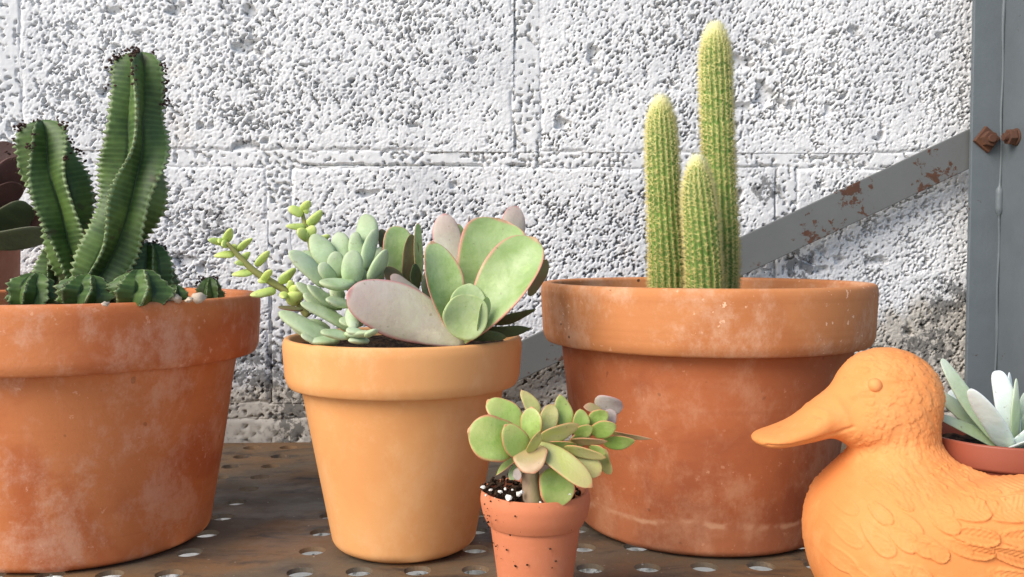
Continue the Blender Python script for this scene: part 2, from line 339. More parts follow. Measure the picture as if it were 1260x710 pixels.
def mortar_height(x, z, cx=None, cz=None, lo=None, hi=None):
    f1, f2 = worley(x * 300, z * 300, 8)
    h = -0.0007 - 0.0050 * sstep(0.60, 0.72, f1 + 0.6 * (fbm(x * 60, z * 60, 12) - 0.5)) + 0.0007 * (fbm(x * 240, z * 240, 5) - 0.5) + 0.0013 * (fbm(x * 45, z * 45, 15) - 0.5)
    if lo is not None:                                               # feather the joint out under the block edges
        t = x if cx is not None else z
        h -= 0.0045 * (1 - sstep(0.0, 0.0045, np.minimum(t - lo, hi - t) + 0.003 * (fbm(x * 130, z * 130, 19) - 0.5)))
    wb = 0.0022 * (fbm(x * 110, z * 110, 41) - 0.5)
    if cz is not None:                                               # hairline shrinkage crack along the joint
        h -= 0.005 * (1 - sstep(0.0003, 0.0010, np.abs(z - cz + wb))) * sstep(0.46, 0.56, fbm(x * 26, z * 0 + cz * 50, 43))
    if cx is not None:
        h -= 0.006 * (1 - sstep(0.0003, 0.0011, np.abs(x - cx + wb))) * sstep(0.42, 0.52, fbm(x * 0 + cx * 50, z * 26, 47))
    return h
for ri, (z0, z1, jx, jw) in enumerate(ROWS):
    st = 0.00072 if ri < 2 else 0.0022
    edges = [jx + k * 0.412 for k in (-2, -1, 0, 1, 2)]           # left edge of each vertical joint
    spans = []; cur = XL
    for e in edges:
        if e <= XL or e >= XR: continue
        spans.append((cur, e)); cur = e + jw
    spans.append((cur, XR))
    for (a, b) in spans:
        if b - a < 0.01: continue
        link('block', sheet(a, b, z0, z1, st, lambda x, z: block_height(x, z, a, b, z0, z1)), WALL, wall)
    for e in edges:
        if e <= XL or e >= XR: continue
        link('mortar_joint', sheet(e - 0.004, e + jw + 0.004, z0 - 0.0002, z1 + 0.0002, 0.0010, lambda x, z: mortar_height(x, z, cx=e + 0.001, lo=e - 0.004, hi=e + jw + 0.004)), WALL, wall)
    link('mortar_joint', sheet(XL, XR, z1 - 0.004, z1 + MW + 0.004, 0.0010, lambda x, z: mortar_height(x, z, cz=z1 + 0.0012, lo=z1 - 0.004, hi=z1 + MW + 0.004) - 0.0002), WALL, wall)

me = bpy.data.meshes.new('mesh'); me.from_pydata([(-4, -4, -.62), (4, -4, -.62), (4, WY, -.62), (-4, WY, -.62)], [], [(0, 1, 2, 3)])  # unseen sheet, added to bounce light up behind the shelf holes
m = Mat('pale_bounce', 0.9, 0.2); m.color(m.mix(m.noise(6, 6), (0.68, 0.66, 0.62), (0.58, 0.56, 0.52))).bump(m.noise(200), 0.3, 0.002)
gr = link('bounce_sheet', me, m.done(), None, smooth=False); gr['kind'] = 'structure'; gr['label'] = 'unseen pale sheet added below the shelf to bounce light'
# ------------------------------------------------------------------ metal rack: perforated shelf, post, brace, bolts
rack = thing('metal_rack', 'rusty perforated steel shelf with grey angle post and diagonal brace against block wall', 'shelf', (0, 0, 0))
def box(bm, c, s, rot=None):
    mtx = Matrix.Translation(c) @ (rot.to_4x4() if rot is not None else Matrix.Identity(4)) @ Matrix.Diagonal((*s, 1))
    return bmesh.ops.create_cube(bm, size=1.0, matrix=mtx)['verts']
def shelf_mesh():
    T = 0.0025; PX, PY, HR, NS = 0.0280, 0.0316, 0.0067, 24
    ys = [onshelf(370, 704).y + k * PY for k in range(-4, 10)]
    xa = onshelf(370, 704).x; xb = onshelf(209, 705).x
    cols = [xa + k * PX for k in range(0, 18)] + [xb - k * PX for k in range(0, 8)]
    cols.sort(); xs = cols
    Y0, Y1 = ys[0] - PY / 2, min(ys[-1] + PY / 2, WY - 0.006)
    X0, X1 = xs[0] - PX / 2 - 0.02, xs[-1] + PX / 2 + 0.03
    V = []; F = []
    def quad(x0, x1, y0, y1):
        n = len(V)
        for z in (0, -T): V.extend([(x0, y0, z), (x1, y0, z), (x1, y1, z), (x0, y1, z)])
        F.extend([(n, n + 1, n + 2, n + 3), (n + 7, n + 6, n + 5, n + 4)])
    ang = [2 * math.pi * i / NS for i in range(NS)]
    def cell(cx, cy, x0, x1, y0, y1):
        n = len(V); hr = HR * random.uniform(0.97, 1.02)
        for z in (0, -T):
            for a in ang: V.append((cx + hr * math.cos(a), cy + hr * math.sin(a), z))
            for a in ang:
                ca, sa = math.cos(a), math.sin(a)
                k = min(((x1 - cx) if ca > 0 else (x0 - cx)) / ca if abs(ca) > 1e-9 else 9, ((y1 - cy) if sa > 0 else (y0 - cy)) / sa if abs(sa) > 1e-9 else 9)
                V.append((cx + k * ca, cy + k * sa, z))
        for i in range(NS):
            j = (i + 1) % NS
            F.append((n + i, n + NS + i, n + NS + j, n + j))
            q = n + 2 * NS
            F.append((q + j, q + NS + j, q + NS + i, q + i))
            F.append((n + i, n + j, q + j, q + i))
        for (qx, qy) in ((x0, y0), (x1, y0), (x1, y1), (x0, y1)):   # the square's corners
            best = [i for i in range(NS)]
            a = math.atan2(qy - cy, qx - cx) % (2 * math.pi); i = int(a / (2 * math.pi) * NS) % NS; j = (i + 1) % NS
            c0 = len(V); V.append((qx, qy, 0)); V.append((qx, qy, -T))
            F.append((n + NS + i, c0, n + NS + j, n + NS + j)); q = n + 3 * NS; F.append((q + j, c0 + 1, q + i, q + i))
    bounds = [X0]
    for a, b in zip(xs[:-1], xs[1:]):
        if b - a > PX * 1.5: bounds.append((a + PX / 2, b - PX / 2))
        else: bounds.append(((a + b) / 2, (a + b) / 2))
    first = xs[0] - PX / 2
    quad(X0, first, Y0, Y1); prev = first
    for i, x in enumerate(xs):
        nxt = bounds[i + 1][0] if i + 1 < len(bounds) else x + PX / 2
        for k, y in enumerate(ys): cell(x, y, prev, nxt, y - PY / 2, min(y + PY / 2, Y1))
        if i + 1 < len(bounds):
            if bounds[i + 1][1] > nxt + 1e-6: quad(nxt, bounds[i + 1][1], Y0, Y1)
            prev = bounds[i + 1][1]
    quad(xs[-1] + PX / 2, X1, Y0, Y1)
    bm = bmesh.new(); vs = [bm.verts.new(v) for v in V]
    for f in F:
        u = []
        for i in f:
            if i not in u: u.append(i)
        try: bm.faces.new([vs[i] for i in u])
        except ValueError: pass
    bmesh.ops.remove_doubles(bm, verts=bm.verts, dist=1e-6)
    me = bpy.data.meshes.new('mesh'); bm.to_mesh(me); bm.free()
    return me, (X0, X1, Y0, Y1, T)
sme, (SX0, SX1, SY0, SY1, ST) = shelf_mesh()
link('shelf_panel', sme, SHELFM, rack, smooth=False)
bm = bmesh.new(); box(bm, ((SX0 + SX1) / 2, SY1 + 0.0014, -0.0235), (SX1 - SX0, 0.0025, 0.047))
link('back_flange', bm_mesh(bm), SHELFM, rack, smooth=False)
bm = bmesh.new(); box(bm, ((SX0 + SX1) / 2, SY0 - 0.0014, -0.0200), (SX1 - SX0, 0.0025, 0.040))
link('front_flange', bm_mesh(bm), SHELFM, rack, smooth=False)
def bevel(o, w=0.0006, seg=2):
    md = o.modifiers.new('bevel', 'BEVEL'); md.width = w; md.segments = seg; md.limit_method = 'ANGLE'
# post: an angle iron, one leg flat to the wall, one towards the room
PYB = 0.735
pxl = onY(1193, 300, PYB).x; pxc = onY(1229, 300, PYB).x
bm = bmesh.new(); box(bm, ((pxl + pxc + 0.004) / 2, PYB + 0.002, 0.16), (pxc + 0.004 - pxl, 0.004, 0.72))
o = link('post_flange', bm_mesh(bm), POSTM, rack, smooth=False); bevel(o)
bm = bmesh.new(); box(bm, (pxc + 0.0025, PYB - 0.0225, 0.16), (0.004, 0.045, 0.72))
o = link('post_flange', bm_mesh(bm), POSTM, rack, smooth=False); bevel(o)
def tube(path, rad, seg=12, cap=True):
    path = [Vector(p) for p in path]; n = len(path); V = []; F = []
    for i, p in enumerate(path):
        t = (path[min(i + 1, n - 1)] - path[max(i - 1, 0)]).normalized()
        ref = Vector((0, 1, 0)) if abs(t.y) < 0.9 else Vector((1, 0, 0))
        a = (ref - t * ref.dot(t)).normalized(); b = t.cross(a)
        r = rad[i] if hasattr(rad, '__len__') else rad
        for k in range(seg):
            th = 2 * math.pi * k / seg; V.append(p + (a * math.cos(th) + b * math.sin(th)) * r)
    for i in range(n - 1):
        for k in range(seg):
            F.append((i * seg + k, i * seg + (k + 1) % seg, (i + 1) * seg + (k + 1) % seg, (i + 1) * seg + k))
    me = bpy.data.meshes.new('mesh')
    if cap: F = F + [tuple(range(seg))[::-1], tuple((n - 1) * seg + k for k in range(seg))]
    me.from_pydata(V, [], F); return me
zs = np.linspace(-0.19, 0.51, 240)
wr = 0.0010 + 0.0009 * np.maximum(0, vnoise(zs * 55, zs * 0, 4) - 0.55) * 2 + 0.0022 * (vnoise(zs * 26, zs * 0 + 2, 6) > 0.88)
link('weld_bead', tube([(pxc - 0.0004 + 0.0004 * math.sin(z * 90), PYB - 0.0004, z) for z in zs], list(wr), 10), POSTM, rack)
# brace: flat bar from the post down to the left, behind the pots
BY = PYB + 0.0082
p1t, p1b = onY(1215, 148, BY), onY(1215, 197, BY)
p0t, p0b = onY(470, 500, BY), onY(470, 547, BY)
bm = bmesh.new()
q = [p0b, p1b, p1t, p0t]
f = [bm.verts.new((p.x, BY - 0.002, p.z)) for p in q]; b = [bm.verts.new((p.x, BY + 0.002, p.z)) for p in q]
bm.faces.new(f); bm.faces.new(b[::-1])
for i in range(4): bm.faces.new((f[i], b[i], b[(i + 1) % 4], f[(i + 1) % 4]))
o = link('brace', bm_mesh(bm), BRACEM, rack, smooth=False); bevel(o)
def bolt(loc, axis, wash):
    bm = bmesh.new(); Q = Vector(axis).to_track_quat('Z', 'Y').to_matrix()
    def cyl(r, h, z, seg, rz=0.0):
        bmesh.ops.create_cone(bm, cap_ends=True, segments=seg, radius1=r, radius2=r * 0.94, depth=h,
            matrix=Matrix.Translation(loc) @ Q.to_4x4() @ Matrix.Translation((0, 0, z)) @ Matrix.Rotation(rz, 4, 'Z'))
    if wash: cyl(0.0112, 0.0032, 0.0016, 4, R(6))
    else: cyl(0.0070, 0.0016, 0.0008, 20)
    cyl(0.0066, 0.0055, 0.0056 if wash else 0.0044, 6, 0.3); cyl(0.0034, 0.0095 if wash else 0.0085, 0.0062, 14)
    for v in bm.verts:
        v.co += Vector([random.uniform(-1, 1) * 0.00012 for _ in range(3)])
    me = bm_mesh(bm); o = link('bolt', me, RUSTM, rack, smooth=False); bevel(o, 0.0005); return o
pb = onY(1213, 172, PYB); bolt(Vector((pb.x, PYB, pb.z)), (0, -1, 0), True)
pb2 = onY(1254, 169, PYB - 0.018); bolt(Vector((pxc + 0.0005, PYB - 0.020, pb2.z)), (-1, 0, 0), False)

# ------------------------------------------------------------------ pots
def lathe(prof, seg=128, wob=0.0, seed=0):
    prof = np.asarray(prof, float); n = len(prof); th = np.arange(seg) / seg * 2 * math.pi
    r = prof[:, 0][:, None]; z = prof[:, 1][:, None]
    k = 1.0
    if wob:
        a = np.cos(th) * 2 + 20; b = np.sin(th) * 2 + 20
        k = 1 + wob * (fbm(a[None, :] + z * 25, b[None, :] + z * 15, seed) - 0.5)
    Xv = r * np.cos(th)[None, :] * k; Yv = r * np.sin(th)[None, :] * k; Zv = z + 0 * th[None, :]
    V = np.stack([Xv, Yv, Zv], -1).reshape(-1, 3); idx = np.arange(n * seg).reshape(n, seg); nx = np.roll(idx, -1, 1)
    F = np.stack([idx[:-1], nx[:-1], nx[1:], idx[1:]], -1).reshape(-1, 4)
    return mesh_np(V, F)
def smooth_prof(pts, rad=None, n=6):
    """round the corners of a profile; pts = (r, z, corner radius)"""
    out = []
    for i, p in enumerate(pts):
        P = Vector(p[:2]); cr = p[2] if len(p) > 2 else 0
        if cr == 0 or i in (0, len(pts) - 1): out.append(tuple(P)); continue
        A = Vector(pts[i - 1][:2]); B = Vector(pts[i + 1][:2])
        ua = (A - P); ub = (B - P); c = min(cr, ua.length * .49, ub.length * .49)
        a = P + ua.normalized() * c; b = P + ub.normalized() * c
        for k in range(n + 1):
            t = k / n; out.append(tuple(a * (1 - t) ** 2 + P * 2 * t * (1 - t) + b * t * t))
    res = [out[0]]                                     # subdivide long runs for even shading
    for a, b in zip(out[:-1], out[1:]):
        d = math.dist(a, b); k = max(1, int(d / 0.006))
        for j in range(1, k + 1): res.append((a[0] + (b[0] - a[0]) * j / k, a[1] + (b[1] - a[1]) * j / k))
    return res
def soil_mesh(r, z, amp=0.0015, seed=0, nr=18, ns=64, tilt=0.0):
    V = [(0, 0, z)]; F = []
    for i in range(1, nr + 1):
        for k in range(ns):
            th = 2 * math.pi * k / ns; q = r * i / nr; x = q * math.cos(th); y = q * math.sin(th)
            V.append((x, y, z + amp * 2 * (mnoise.noise((x * 160 + seed, y * 160, 1)) * 0.6 + mnoise.noise((x * 420, y * 420 + seed, 2)) * 0.5) - tilt * x))
    for k in range(ns): F.append((0, 1 + k, 1 + (k + 1) % ns))
    for i in range(nr - 1):
        a = 1 + i * ns; b = a + ns
        for k in range(ns): F.append((a + k, b + k, b + (k + 1) % ns, a + (k + 1) % ns))
    me = bpy.data.meshes.new('mesh'); me.from_pydata(V, [], F); return me
def crumb_mesh(items, sub=1):
    bm = bmesh.new()
    for (p, s) in items:
        q = Matrix.Rotation(random.uniform(0, 6), 4, 'Z') @ Matrix.Rotation(random.uniform(0, 6), 4, 'X')
        vs = bmesh.ops.create_icosphere(bm, subdivisions=sub, radius=s, matrix=Matrix.Translation(p) @ q @ Matrix.Diagonal((1, random.uniform(.6, 1), random.uniform(.5, .9), 1)))['verts']
        for v in vs: v.co += Vector([random.uniform(-1, 1) * s * 0.22 for _ in range(3)])
    return bm_mesh(bm)
def pot(name, label, loc, H, rr, rb, lip, lipz, matb, matr, soilz, wob=0.006, seed=0, th=None, group='terracotta pots on the shelf', foot=0.003):
    """H height, rr rim radius, rb base radius, lip overhang, lipz underside of the collar"""
    t = thing(name, label, 'pot', loc, group)
    th = th or rr * 0.075
    rw = rr - lip - 0.0006                              # wall radius just under the collar
    body = smooth_prof([(0.0005, 0.0005), (rb - foot * 1.5, 0.0005, 0.0), (rb, foot * 0.9, foot), (rw, lipz + 0.003), (rw - th * 0.6, lipz + 0.004)])
    link('body', lathe(body, 144, wob, seed), matb, t)
    rim = smooth_prof([(rw - th * 0.55, lipz + 0.0015, 0), (rw + 0.0002, lipz + 0.0008, 0.001), (rr - 0.0035, lipz - 0.0006, 0.002), (rr - 0.0012, lipz + 0.004, 0.003), (rr, H - 0.004, 0.003), (rr - 0.001, H, 0.002),
                       (rr - th, H - 0.0004, 0.002), (rr - th - 0.004, lipz, 0.003), (rr - th - 0.01, soilz - 0.02)])
    link('rim', lathe(rim, 144, wob, seed), matr, t)
    link('soil', soil_mesh(rr - th - 0.0042, soilz, 0.0014, seed), SOIL, t)
    return t
def ground_at(px, d):                                  # spot on the shelf at depth d
    p = W(px, YH, d); return Vector((p.x, p.y, 0))
G_L = ground_at(95, 0.502); G_M = ground_at(496, 0.485); G_R = ground_at(867, 0.5276); G_S = ground_at(659, 0.400)
pot_l = pot('terracotta_pot', 'large weathered orange terracotta pot with pale mineral patches holding ribbed succulent', G_L, 0.1310, 0.0948, 0.0665, 0.0115, 0.0985, T_OLD, T_OLDRIM, 0.120, 0.012, 3)
pot_m = pot('terracotta_pot', 'clean light orange terracotta pot full of mixed pale succulents', G_M, 0.1105, 0.0617, 0.0370, 0.0080, 0.0855, T_NEW, T_NEW, 0.106, 0.003, 5, th=0.0042, foot=0.004)
pot_r = pot('terracotta_pot', 'large brown terracotta pot with three columnar cacti', G_R, 0.1370, 0.0922, 0.0690, 0.0105, 0.1040, T_BIG, T_BIGRIM, 0.122, 0.008, 9)
pot_s = pot('terracotta_pot', 'tiny salmon terracotta pot flecked with soil holding a jade-like succulent', G_S, 0.0520, 0.0240, 0.0148, 0.0034, 0.0375, T_SMALL, T_SMALL, 0.0490, 0.004, 12, th=0.0024, foot=0.0015)
# soil heaped to the left in the tiny pot, perlite grains and crumbs on its face
soil_s = [c for c in pot_s.children if c.name.startswith('soil')][0]
items = []
for k in range(330):
    a = random.uniform(0, 6.283); q = 0.0205 * math.sqrt(random.random()); x = q * math.cos(a); y = q * math.sin(a)
    z = 0.0495 + 0.0035 * max(0, -x / 0.02) + random.uniform(-.001, .001)
    items.append(((x, y, z), random.uniform(.0005, .0014)))
for k in range(60):
    a = random.uniform(2.4, 4.3); q = random.uniform(.019, .0232); items.append(((q * math.cos(a), q * math.sin(a), 0.0520 + random.uniform(0, .0018)), random.uniform(.0005, .0012)))
o = link('soil_crumbs', crumb_mesh(items), SOIL, soil_s, smooth=False); o['kind'] = 'stuff'
for (zx, zy, s) in ((97, 396, 1.0), (124, 406, .8), (158, 412, .9), (188, 432, 1.5), (222, 420, 1.3), (232, 414, 1.0), (140, 440, .6), (108, 425, .7), (400, 420, .7), (175, 402, .6), (200, 405, .5), (298, 452, .6)):
    px, py = 560 + zx / 2.84, 460 + zy / 2.84
    d = 0.384 if zx > 150 else 0.390
    p = W(px, py, d) - G_S
    p.z = max(p.z, 0.0515)
    me = crumb_mesh([(p, 0.0010 * s)], 2); link('perlite', me, PERLITE, soil_s, smooth=False)
items = []
def on_small(px, py):                                  # point on the tiny pot's outside seen at a pixel
    r = ray(px, py)
    for it in range(400):
        t = 0.36 + it * 0.0001; p = Vector((0, 0, CAMZ)) + r * t - G_S
        z = p.z; rad = 0.0240 if z > 0.0372 else 0.0148 + (0.0206 - 0.0148) * z / 0.0375
        if math.hypot(p.x, p.y) < rad: return p
    return None
for k in range(48):
    zx = random.choice([random.gauss(125, 18), random.gauss(150, 25), random.uniform(130, 420)]) if k > 12 else random.gauss(108, 8)
    zy = random.uniform(440, 705) if k > 12 else random.uniform(470, 545)
    p = on_small(560 + zx / 2.84, 460 + zy / 2.84)
    if p is not None: items.append((p, random.choice([.00015, .0002, .0003, .00045])))
for (zx, zy) in ((332, 612), (210, 672), (252, 668), (115, 518), (352, 655), (130, 590), (180, 615)):
    p = on_small(560 + zx / 2.84, 460 + zy / 2.84)
    if p is not None: items.append((p, .0006))
o = link('soil_flecks', crumb_mesh(items), SOIL, pot_s, smooth=False); o['kind'] = 'stuff'
for (px, py, d, s) in ((217, 368, .445, .0032), (244, 367, .45, .0034), (130, 374, .415, .002), (233, 369, .44, .002)):
    p = W(px, py, d) - G_L; link('pebble', crumb_mesh([(p, s)], 2), PEBBLE, pot_l)

# ------------------------------------------------------------------ leaves
def leaf_mesh(B, Tp, Wd, Th, roll=0.0, a=0.9, b=0.5, stalk=0.12, cup=0.0, bend=0.0, org=Vector(), nu=17, ns=16, flat=1.0, mucro=0.0):
    B = Vector(B); Tp = Vector(Tp); D = Tp - B; L = D.length; D = D / L
    view = (Vector((0, 0, CAMZ)) - (B + Tp) / 2).normalized()
    N = (view - D * view.dot(D)).normalized(); N = Matrix.Rotation(roll, 3, D) @ N; S = N.cross(D)
    V = []; E = []; A = []; p1_, p2_, tw_ = random.uniform(0, 6.3), random.uniform(0, 6.3), random.uniform(-.18, .18); sk_ = random.uniform(-.05, .05)
    umax = a / (a + b); fm = umax ** a * (1 - umax) ** b
    for i in range(nu):
        q = i / (nu - 1); u = 1 - (1 - q) ** 1.7; u = min(u, 0.9993)
        w = Wd / 2 * (u ** a * (1 - u) ** b / fm + stalk * (1 - u) ** 2) * (1 + .035 * math.sin(5.1 * u + p1_) + .02 * math.sin(11 * u + p2_))
        t = Th / 2 * (0.55 * (1 - u) ** 0.5 + 0.75 * (u ** .5 * (1 - u) ** .45) / 0.62)
        t = min(t, w * 1.0)
        for k in range(ns):
            ph = 2 * math.pi * k / ns; cs, sn = math.cos(ph), math.sin(ph)
            y = w * cs; z = t * math.copysign(abs(sn) ** flat, sn)
            z += cup * (y * y) / (Wd / 2) + bend * L * (u * u - u) + tw_ * y * (u - .4) + .02 * Wd * math.sin(9 * u + 2 * cs + p1_) * abs(cs)
            y += sk_ * L * math.sin(math.pi * u)
            V.append(B + D * ((u + mucro * max(0, (q - .93) / .07)) * L) + S * y + N * z - org); E.append(max(abs(cs) ** 5, sstep(0.93, 1.0, np.float64(u)) * 0.8)); A.append(u)
    F = []
    for i in range(nu - 1):
        for k in range(ns):
            F.append((i * ns + k, i * ns + (k + 1) % ns, (i + 1) * ns + (k + 1) % ns, (i + 1) * ns + k))
    F.append(tuple(range(ns))[::-1]); F.append(tuple((nu - 1) * ns + k for k in range(ns)))
    me = bpy.data.meshes.new('mesh'); me.from_pydata(V, [], F)
    attr(me, 'edge', E); attr(me, 'along', A); return me
def zoomspace(ox, oy, s): return lambda x, y: (ox + x / s, oy + y / s)
def leaf_px(plant, zs, base, tip, w, d0, d1, mat, roll=0.0, th=0.35, name='leaf', **kw):
    s = zs[1]; b = zs[0](*base); t = zs[0](*tip)
    B = W(b[0], b[1], d0); T = W(t[0], t[1], d1)
    wd = w / s / FPX * (0.4 * d0 + 0.6 * d1)
    return link(name, leaf_mesh(B, T, wd, wd * th, R(roll), org=plant.location, **kw), mat, plant)

Z3 = (zoomspace(240, 230, 3.38), 3.38); Z4 = (zoomspace(420, 240, 3.548), 3.548)
Z5 = (zoomspace(560, 460, 2.84), 2.84); Z8 = (zoomspace(1130, 420, 3.946), 3.946)

# plump pale rosette ------------------------------------------------
base = W(432, 418, 0.462)
pl = thing('rosette_succulent', 'plump powdery pale green rosette spilling over the light orange pot', 'succulent', base)
for (b, t, w, d0, d1, roll) in [
    ((575, 350), (490, 197), 90, .470, .474, 15), ((605, 330), (600, 188), 82, .474, .482, -10), ((685, 320), (668, 187), 62, .468, .472, 10),
    ((700, 300), (715, 113), 92, .474, .484, -15), ((655, 420), (658, 262), 88, .452, .450, 5), ((700, 390), (742, 180), 62, .462, .468, 55),
    ((600, 380), (582, 268), 70, .462, .462, 0), ((580, 395), (518, 318), 62, .456, .452, 20), ((665, 400), (517, 398), 84, .450, .440, 70),
    ((545, 410), (392, 268), 86, .462, .456, 40), ((610, 505), (466, 410), 66, .456, .446, 55), ((650, 490), (545, 470), 62, .446, .436, 60),
    ((665, 600), (438, 482), 70, .450, .442, 55), ((600, 550), (450, 445), 66, .458, .452, 50), ((590, 655), (348, 520), 92, .448, .443, 50),
    ((640, 625), (522, 603), 62, .436, .430, 65), ((625, 612), (745, 606), 58, .434, .430, 80), ((655, 500), (662, 592), 66, .442, .434, 180),
    ((500, 300), (436, 272), 34, .474, .474, 30), ((640, 460), (712, 470), 60, .452, .446, 60), ((560, 600), (470, 560), 60, .455, .45, 45),
    ((600, 640), (470, 640), 66, .445, .440, 70), ((640, 560), (700, 540), 60, .45, .444, 40), ((620, 450), (560, 440), 66, .455, .45, 40),
    ((760, 400), (772, 250), 70, .472, .478, 20), ((690, 440), (690, 340), 70, .46, .456, 0), ((560, 640), (400, 575), 70, .452, .448, 50), ((700, 560), (600, 560), 66, .444, .436, 60),
    ((720, 520), (650, 480), 74, .448, .44, 40), ((530, 480), (420, 400), 60, .464, .46, 50), ((560, 660), (440, 615), 56, .446, .438, 60), ((720, 640), (640, 640), 56, .438, .430, 70)]:
    leaf_px(pl, Z3, b, t, w, d0, d1, LF_PALE, roll, 0.52, a=0.62, b=0.5, stalk=0.35, bend=random.uniform(-.12, .18), cup=0.10)
for (b, t, w, d0, d1, roll) in [((120, 370), (198, 238), 66, .452, .452, 35), ((100, 330), (152, 147), 62, .46, .466, 30), ((60, 480), (50, 585), 62, .44, .432, 180), ((90, 600), (20, 590), 56, .432, .430, 70), ((100, 615), (160, 590), 50, .43, .43, 70)]:
    leaf_px(pl, Z4, b, t, w, d0, d1, LF_PALE, roll, 0.52, a=0.62, b=0.5, stalk=0.35, bend=0.08, cup=0.10)

# trailing lime stonecrop -------------------------------------------
pl = thing('trailing_stonecrop', 'lime green stonecrop trailing two leafy stems behind the pale rosette', 'succulent', W(372, 400, .478))
def stem_px(plant, zs, pts, rad, d, mat, name='stem'):
    P = [Vector(W(*zs[0](x, y), dd)) - plant.location for (x, y), dd in zip(pts, d)]
    out = []; rr = []
    for i in range(len(P) - 1):
        p0 = P[max(i - 1, 0)]; p1 = P[i]; p2 = P[i + 1]; p3 = P[min(i + 2, len(P) - 1)]
        for k in range(6):
            t = k / 6; out.append(0.5 * ((2 * p1) + (p2 - p0) * t + (2 * p0 - 5 * p1 + 4 * p2 - p3) * t * t + (3 * p1 - p0 - 3 * p2 + p3) * t ** 3)); rr.append(rad[i] * (1 - t) + rad[i + 1] * t)
    out.append(P[-1]); rr.append(rad[-1])
    return link(name, tube(out, rr, 12), mat, plant)
stem_px(pl, Z3, [(470, 540), (400, 450), (300, 385), (240, 345), (180, 285), (132, 232)], [.0019, .0019, .0019, .0017, .0014, .0009], [.475, .474, .472, .470, .468, .466], GSTEM)
stem_px(pl, Z3, [(500, 330), (475, 215), (455, 150), (445, 98)], [.0017, .0015, .0012, .0008], [.482, .484, .486, .486], GSTEM)
for (b, t, w, roll) in [((128, 238), (55, 222), 30, 30), ((128, 230), (148, 172), 36, 20), ((165, 280), (78, 288), 36, 50), ((178, 266), (238, 213), 30, 40), ((190, 315), (228, 270), 30, 30),
        ((255, 328), (307, 266), 34, 30), ((242, 352), (152, 366), 36, 50), ((280, 392), (318, 345), 30, 20), ((352, 400), (418, 338), 42, 40), ((332, 428), (230, 452), 50, 60), ((398, 440), (428, 412), 40, 0),
        ((385, 480), (448, 440), 60, 20), ((395, 425), (398, 388), 30, 0), ((135, 236), (112, 245), 34, 0), ((150, 262), (172, 240), 26, 0), ((215, 318), (165, 318), 26, 40), ((120, 222), (98, 232), 26, 20), ((300, 380), (262, 395), 28, 20), ((372, 440), (368, 462), 34, 0)]:
    leaf_px(pl, Z3, b, t, w, .471, .467 + random.uniform(-.006, .004), LF_LIME, roll, 0.6, a=0.5, b=0.5, stalk=0.4, bend=random.uniform(-.15, .1))
for (b, t, w, roll) in [((445, 98), (478, 58), 34, 20), ((448, 112), (388, 88), 44, 30), ((468, 158), (528, 98), 40, 30), ((456, 160), (378, 164), 32, 50), ((470, 212), (425, 180), 46, 20), ((458, 205), (500, 165), 46, 0), ((452, 105), (470, 88), 30, 0), ((475, 215), (445, 195), 40, 0), ((480, 240), (560, 200), 34, 30)]:
    leaf_px(pl, Z3, b, t, w, .485, .482 + random.uniform(-.005, .005), LF_LIME, roll, 0.6, a=0.5, b=0.5, stalk=0.4, bend=random.uniform(-.15, .1))
leaf_px(pl, Z3, (450, 512), (346, 500), 34, .466, .462, LF_BROWN, 60, 0.4, a=.6)

# big paddle leaves ---------------------------------------------------
pl = thing('paddle_succulent', 'succulent with big paddle leaves edged in pink leaning over the light orange pot', 'succulent', W(570, 420, .452))
for (b, t, w, d0, d1, mat, roll, kw) in [
    ((560, 560), (705, 112), 285, .462, .478, LF_PAD, -8, dict(a=1.0, b=.42, cup=.34, bend=-.12)),
    ((505, 640), (395, 205), 172, .448, .452, LF_PAD, 32, dict(a=.95, b=.55, cup=.38, bend=-.14)),
    ((530, 642), (846, 192), 248, .446, .452, LF_PAD, -30, dict(a=.95, b=.45, cup=.36, bend=-.14)),
    ((545, 636), (32, 428), 238, .446, .430, LF_PINK, 14, dict(a=.75, b=.42, cup=-.26, bend=.12)),
    ((545, 600), (560, 388), 150, .446, .447, LF_PADIN, 0, dict(a=.7, b=.5, cup=.22, bend=-.2)),
    ((528, 632), (572, 438), 195, .440, .436, LF_PADIN, 0, dict(a=.62, b=.42, cup=.30, bend=.22)),
    ((600, 600), (635, 445), 70, .439, .438, LF_PADIN, 50, dict(a=.6, b=.45, cup=.3, bend=.1)),
    ((500, 360), (448, 84), 128, .470, .482, LF_PINK, 10, dict(a=.8, b=.45, cup=-.1, bend=.1)),
    ((520, 340), (512, 128), 80, .476, .490, LF_PAD, 30, dict(a=.8, b=.5)),
    ((715, 300), (765, 50), 122, .484, .500, LF_PINK, 20, dict(a=.85, b=.5, cup=-.1, bend=.05)),
    ((565, 260), (560, 92), 36, .49, .50, LF_PINK, 60, dict(a=.8, b=.6)),
    ((820, 440), (897, 282), 70, .470, .472, LF_BROWN, 35, dict(a=.7, b=.5)),
    ((660, 560), (848, 500), 60, .462, .468, LF_DARK, 50, dict(a=.6, b=.7)),  # from here on, shade is put into the leaves' dark colour
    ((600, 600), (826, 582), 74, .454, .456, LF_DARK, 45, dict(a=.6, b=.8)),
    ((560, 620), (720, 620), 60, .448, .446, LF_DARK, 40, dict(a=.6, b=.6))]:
    leaf_px(pl, Z4, b, t, w, d0, d1, mat, roll, 0.10, stalk=.16, nu=30, ns=26, flat=.7, mucro=.012, **kw)
pl = thing('bronze_rosette', 'upright bronze edged leaves between the pale rosette and the paddle leaves', 'succulent', W(505, 400, .48))
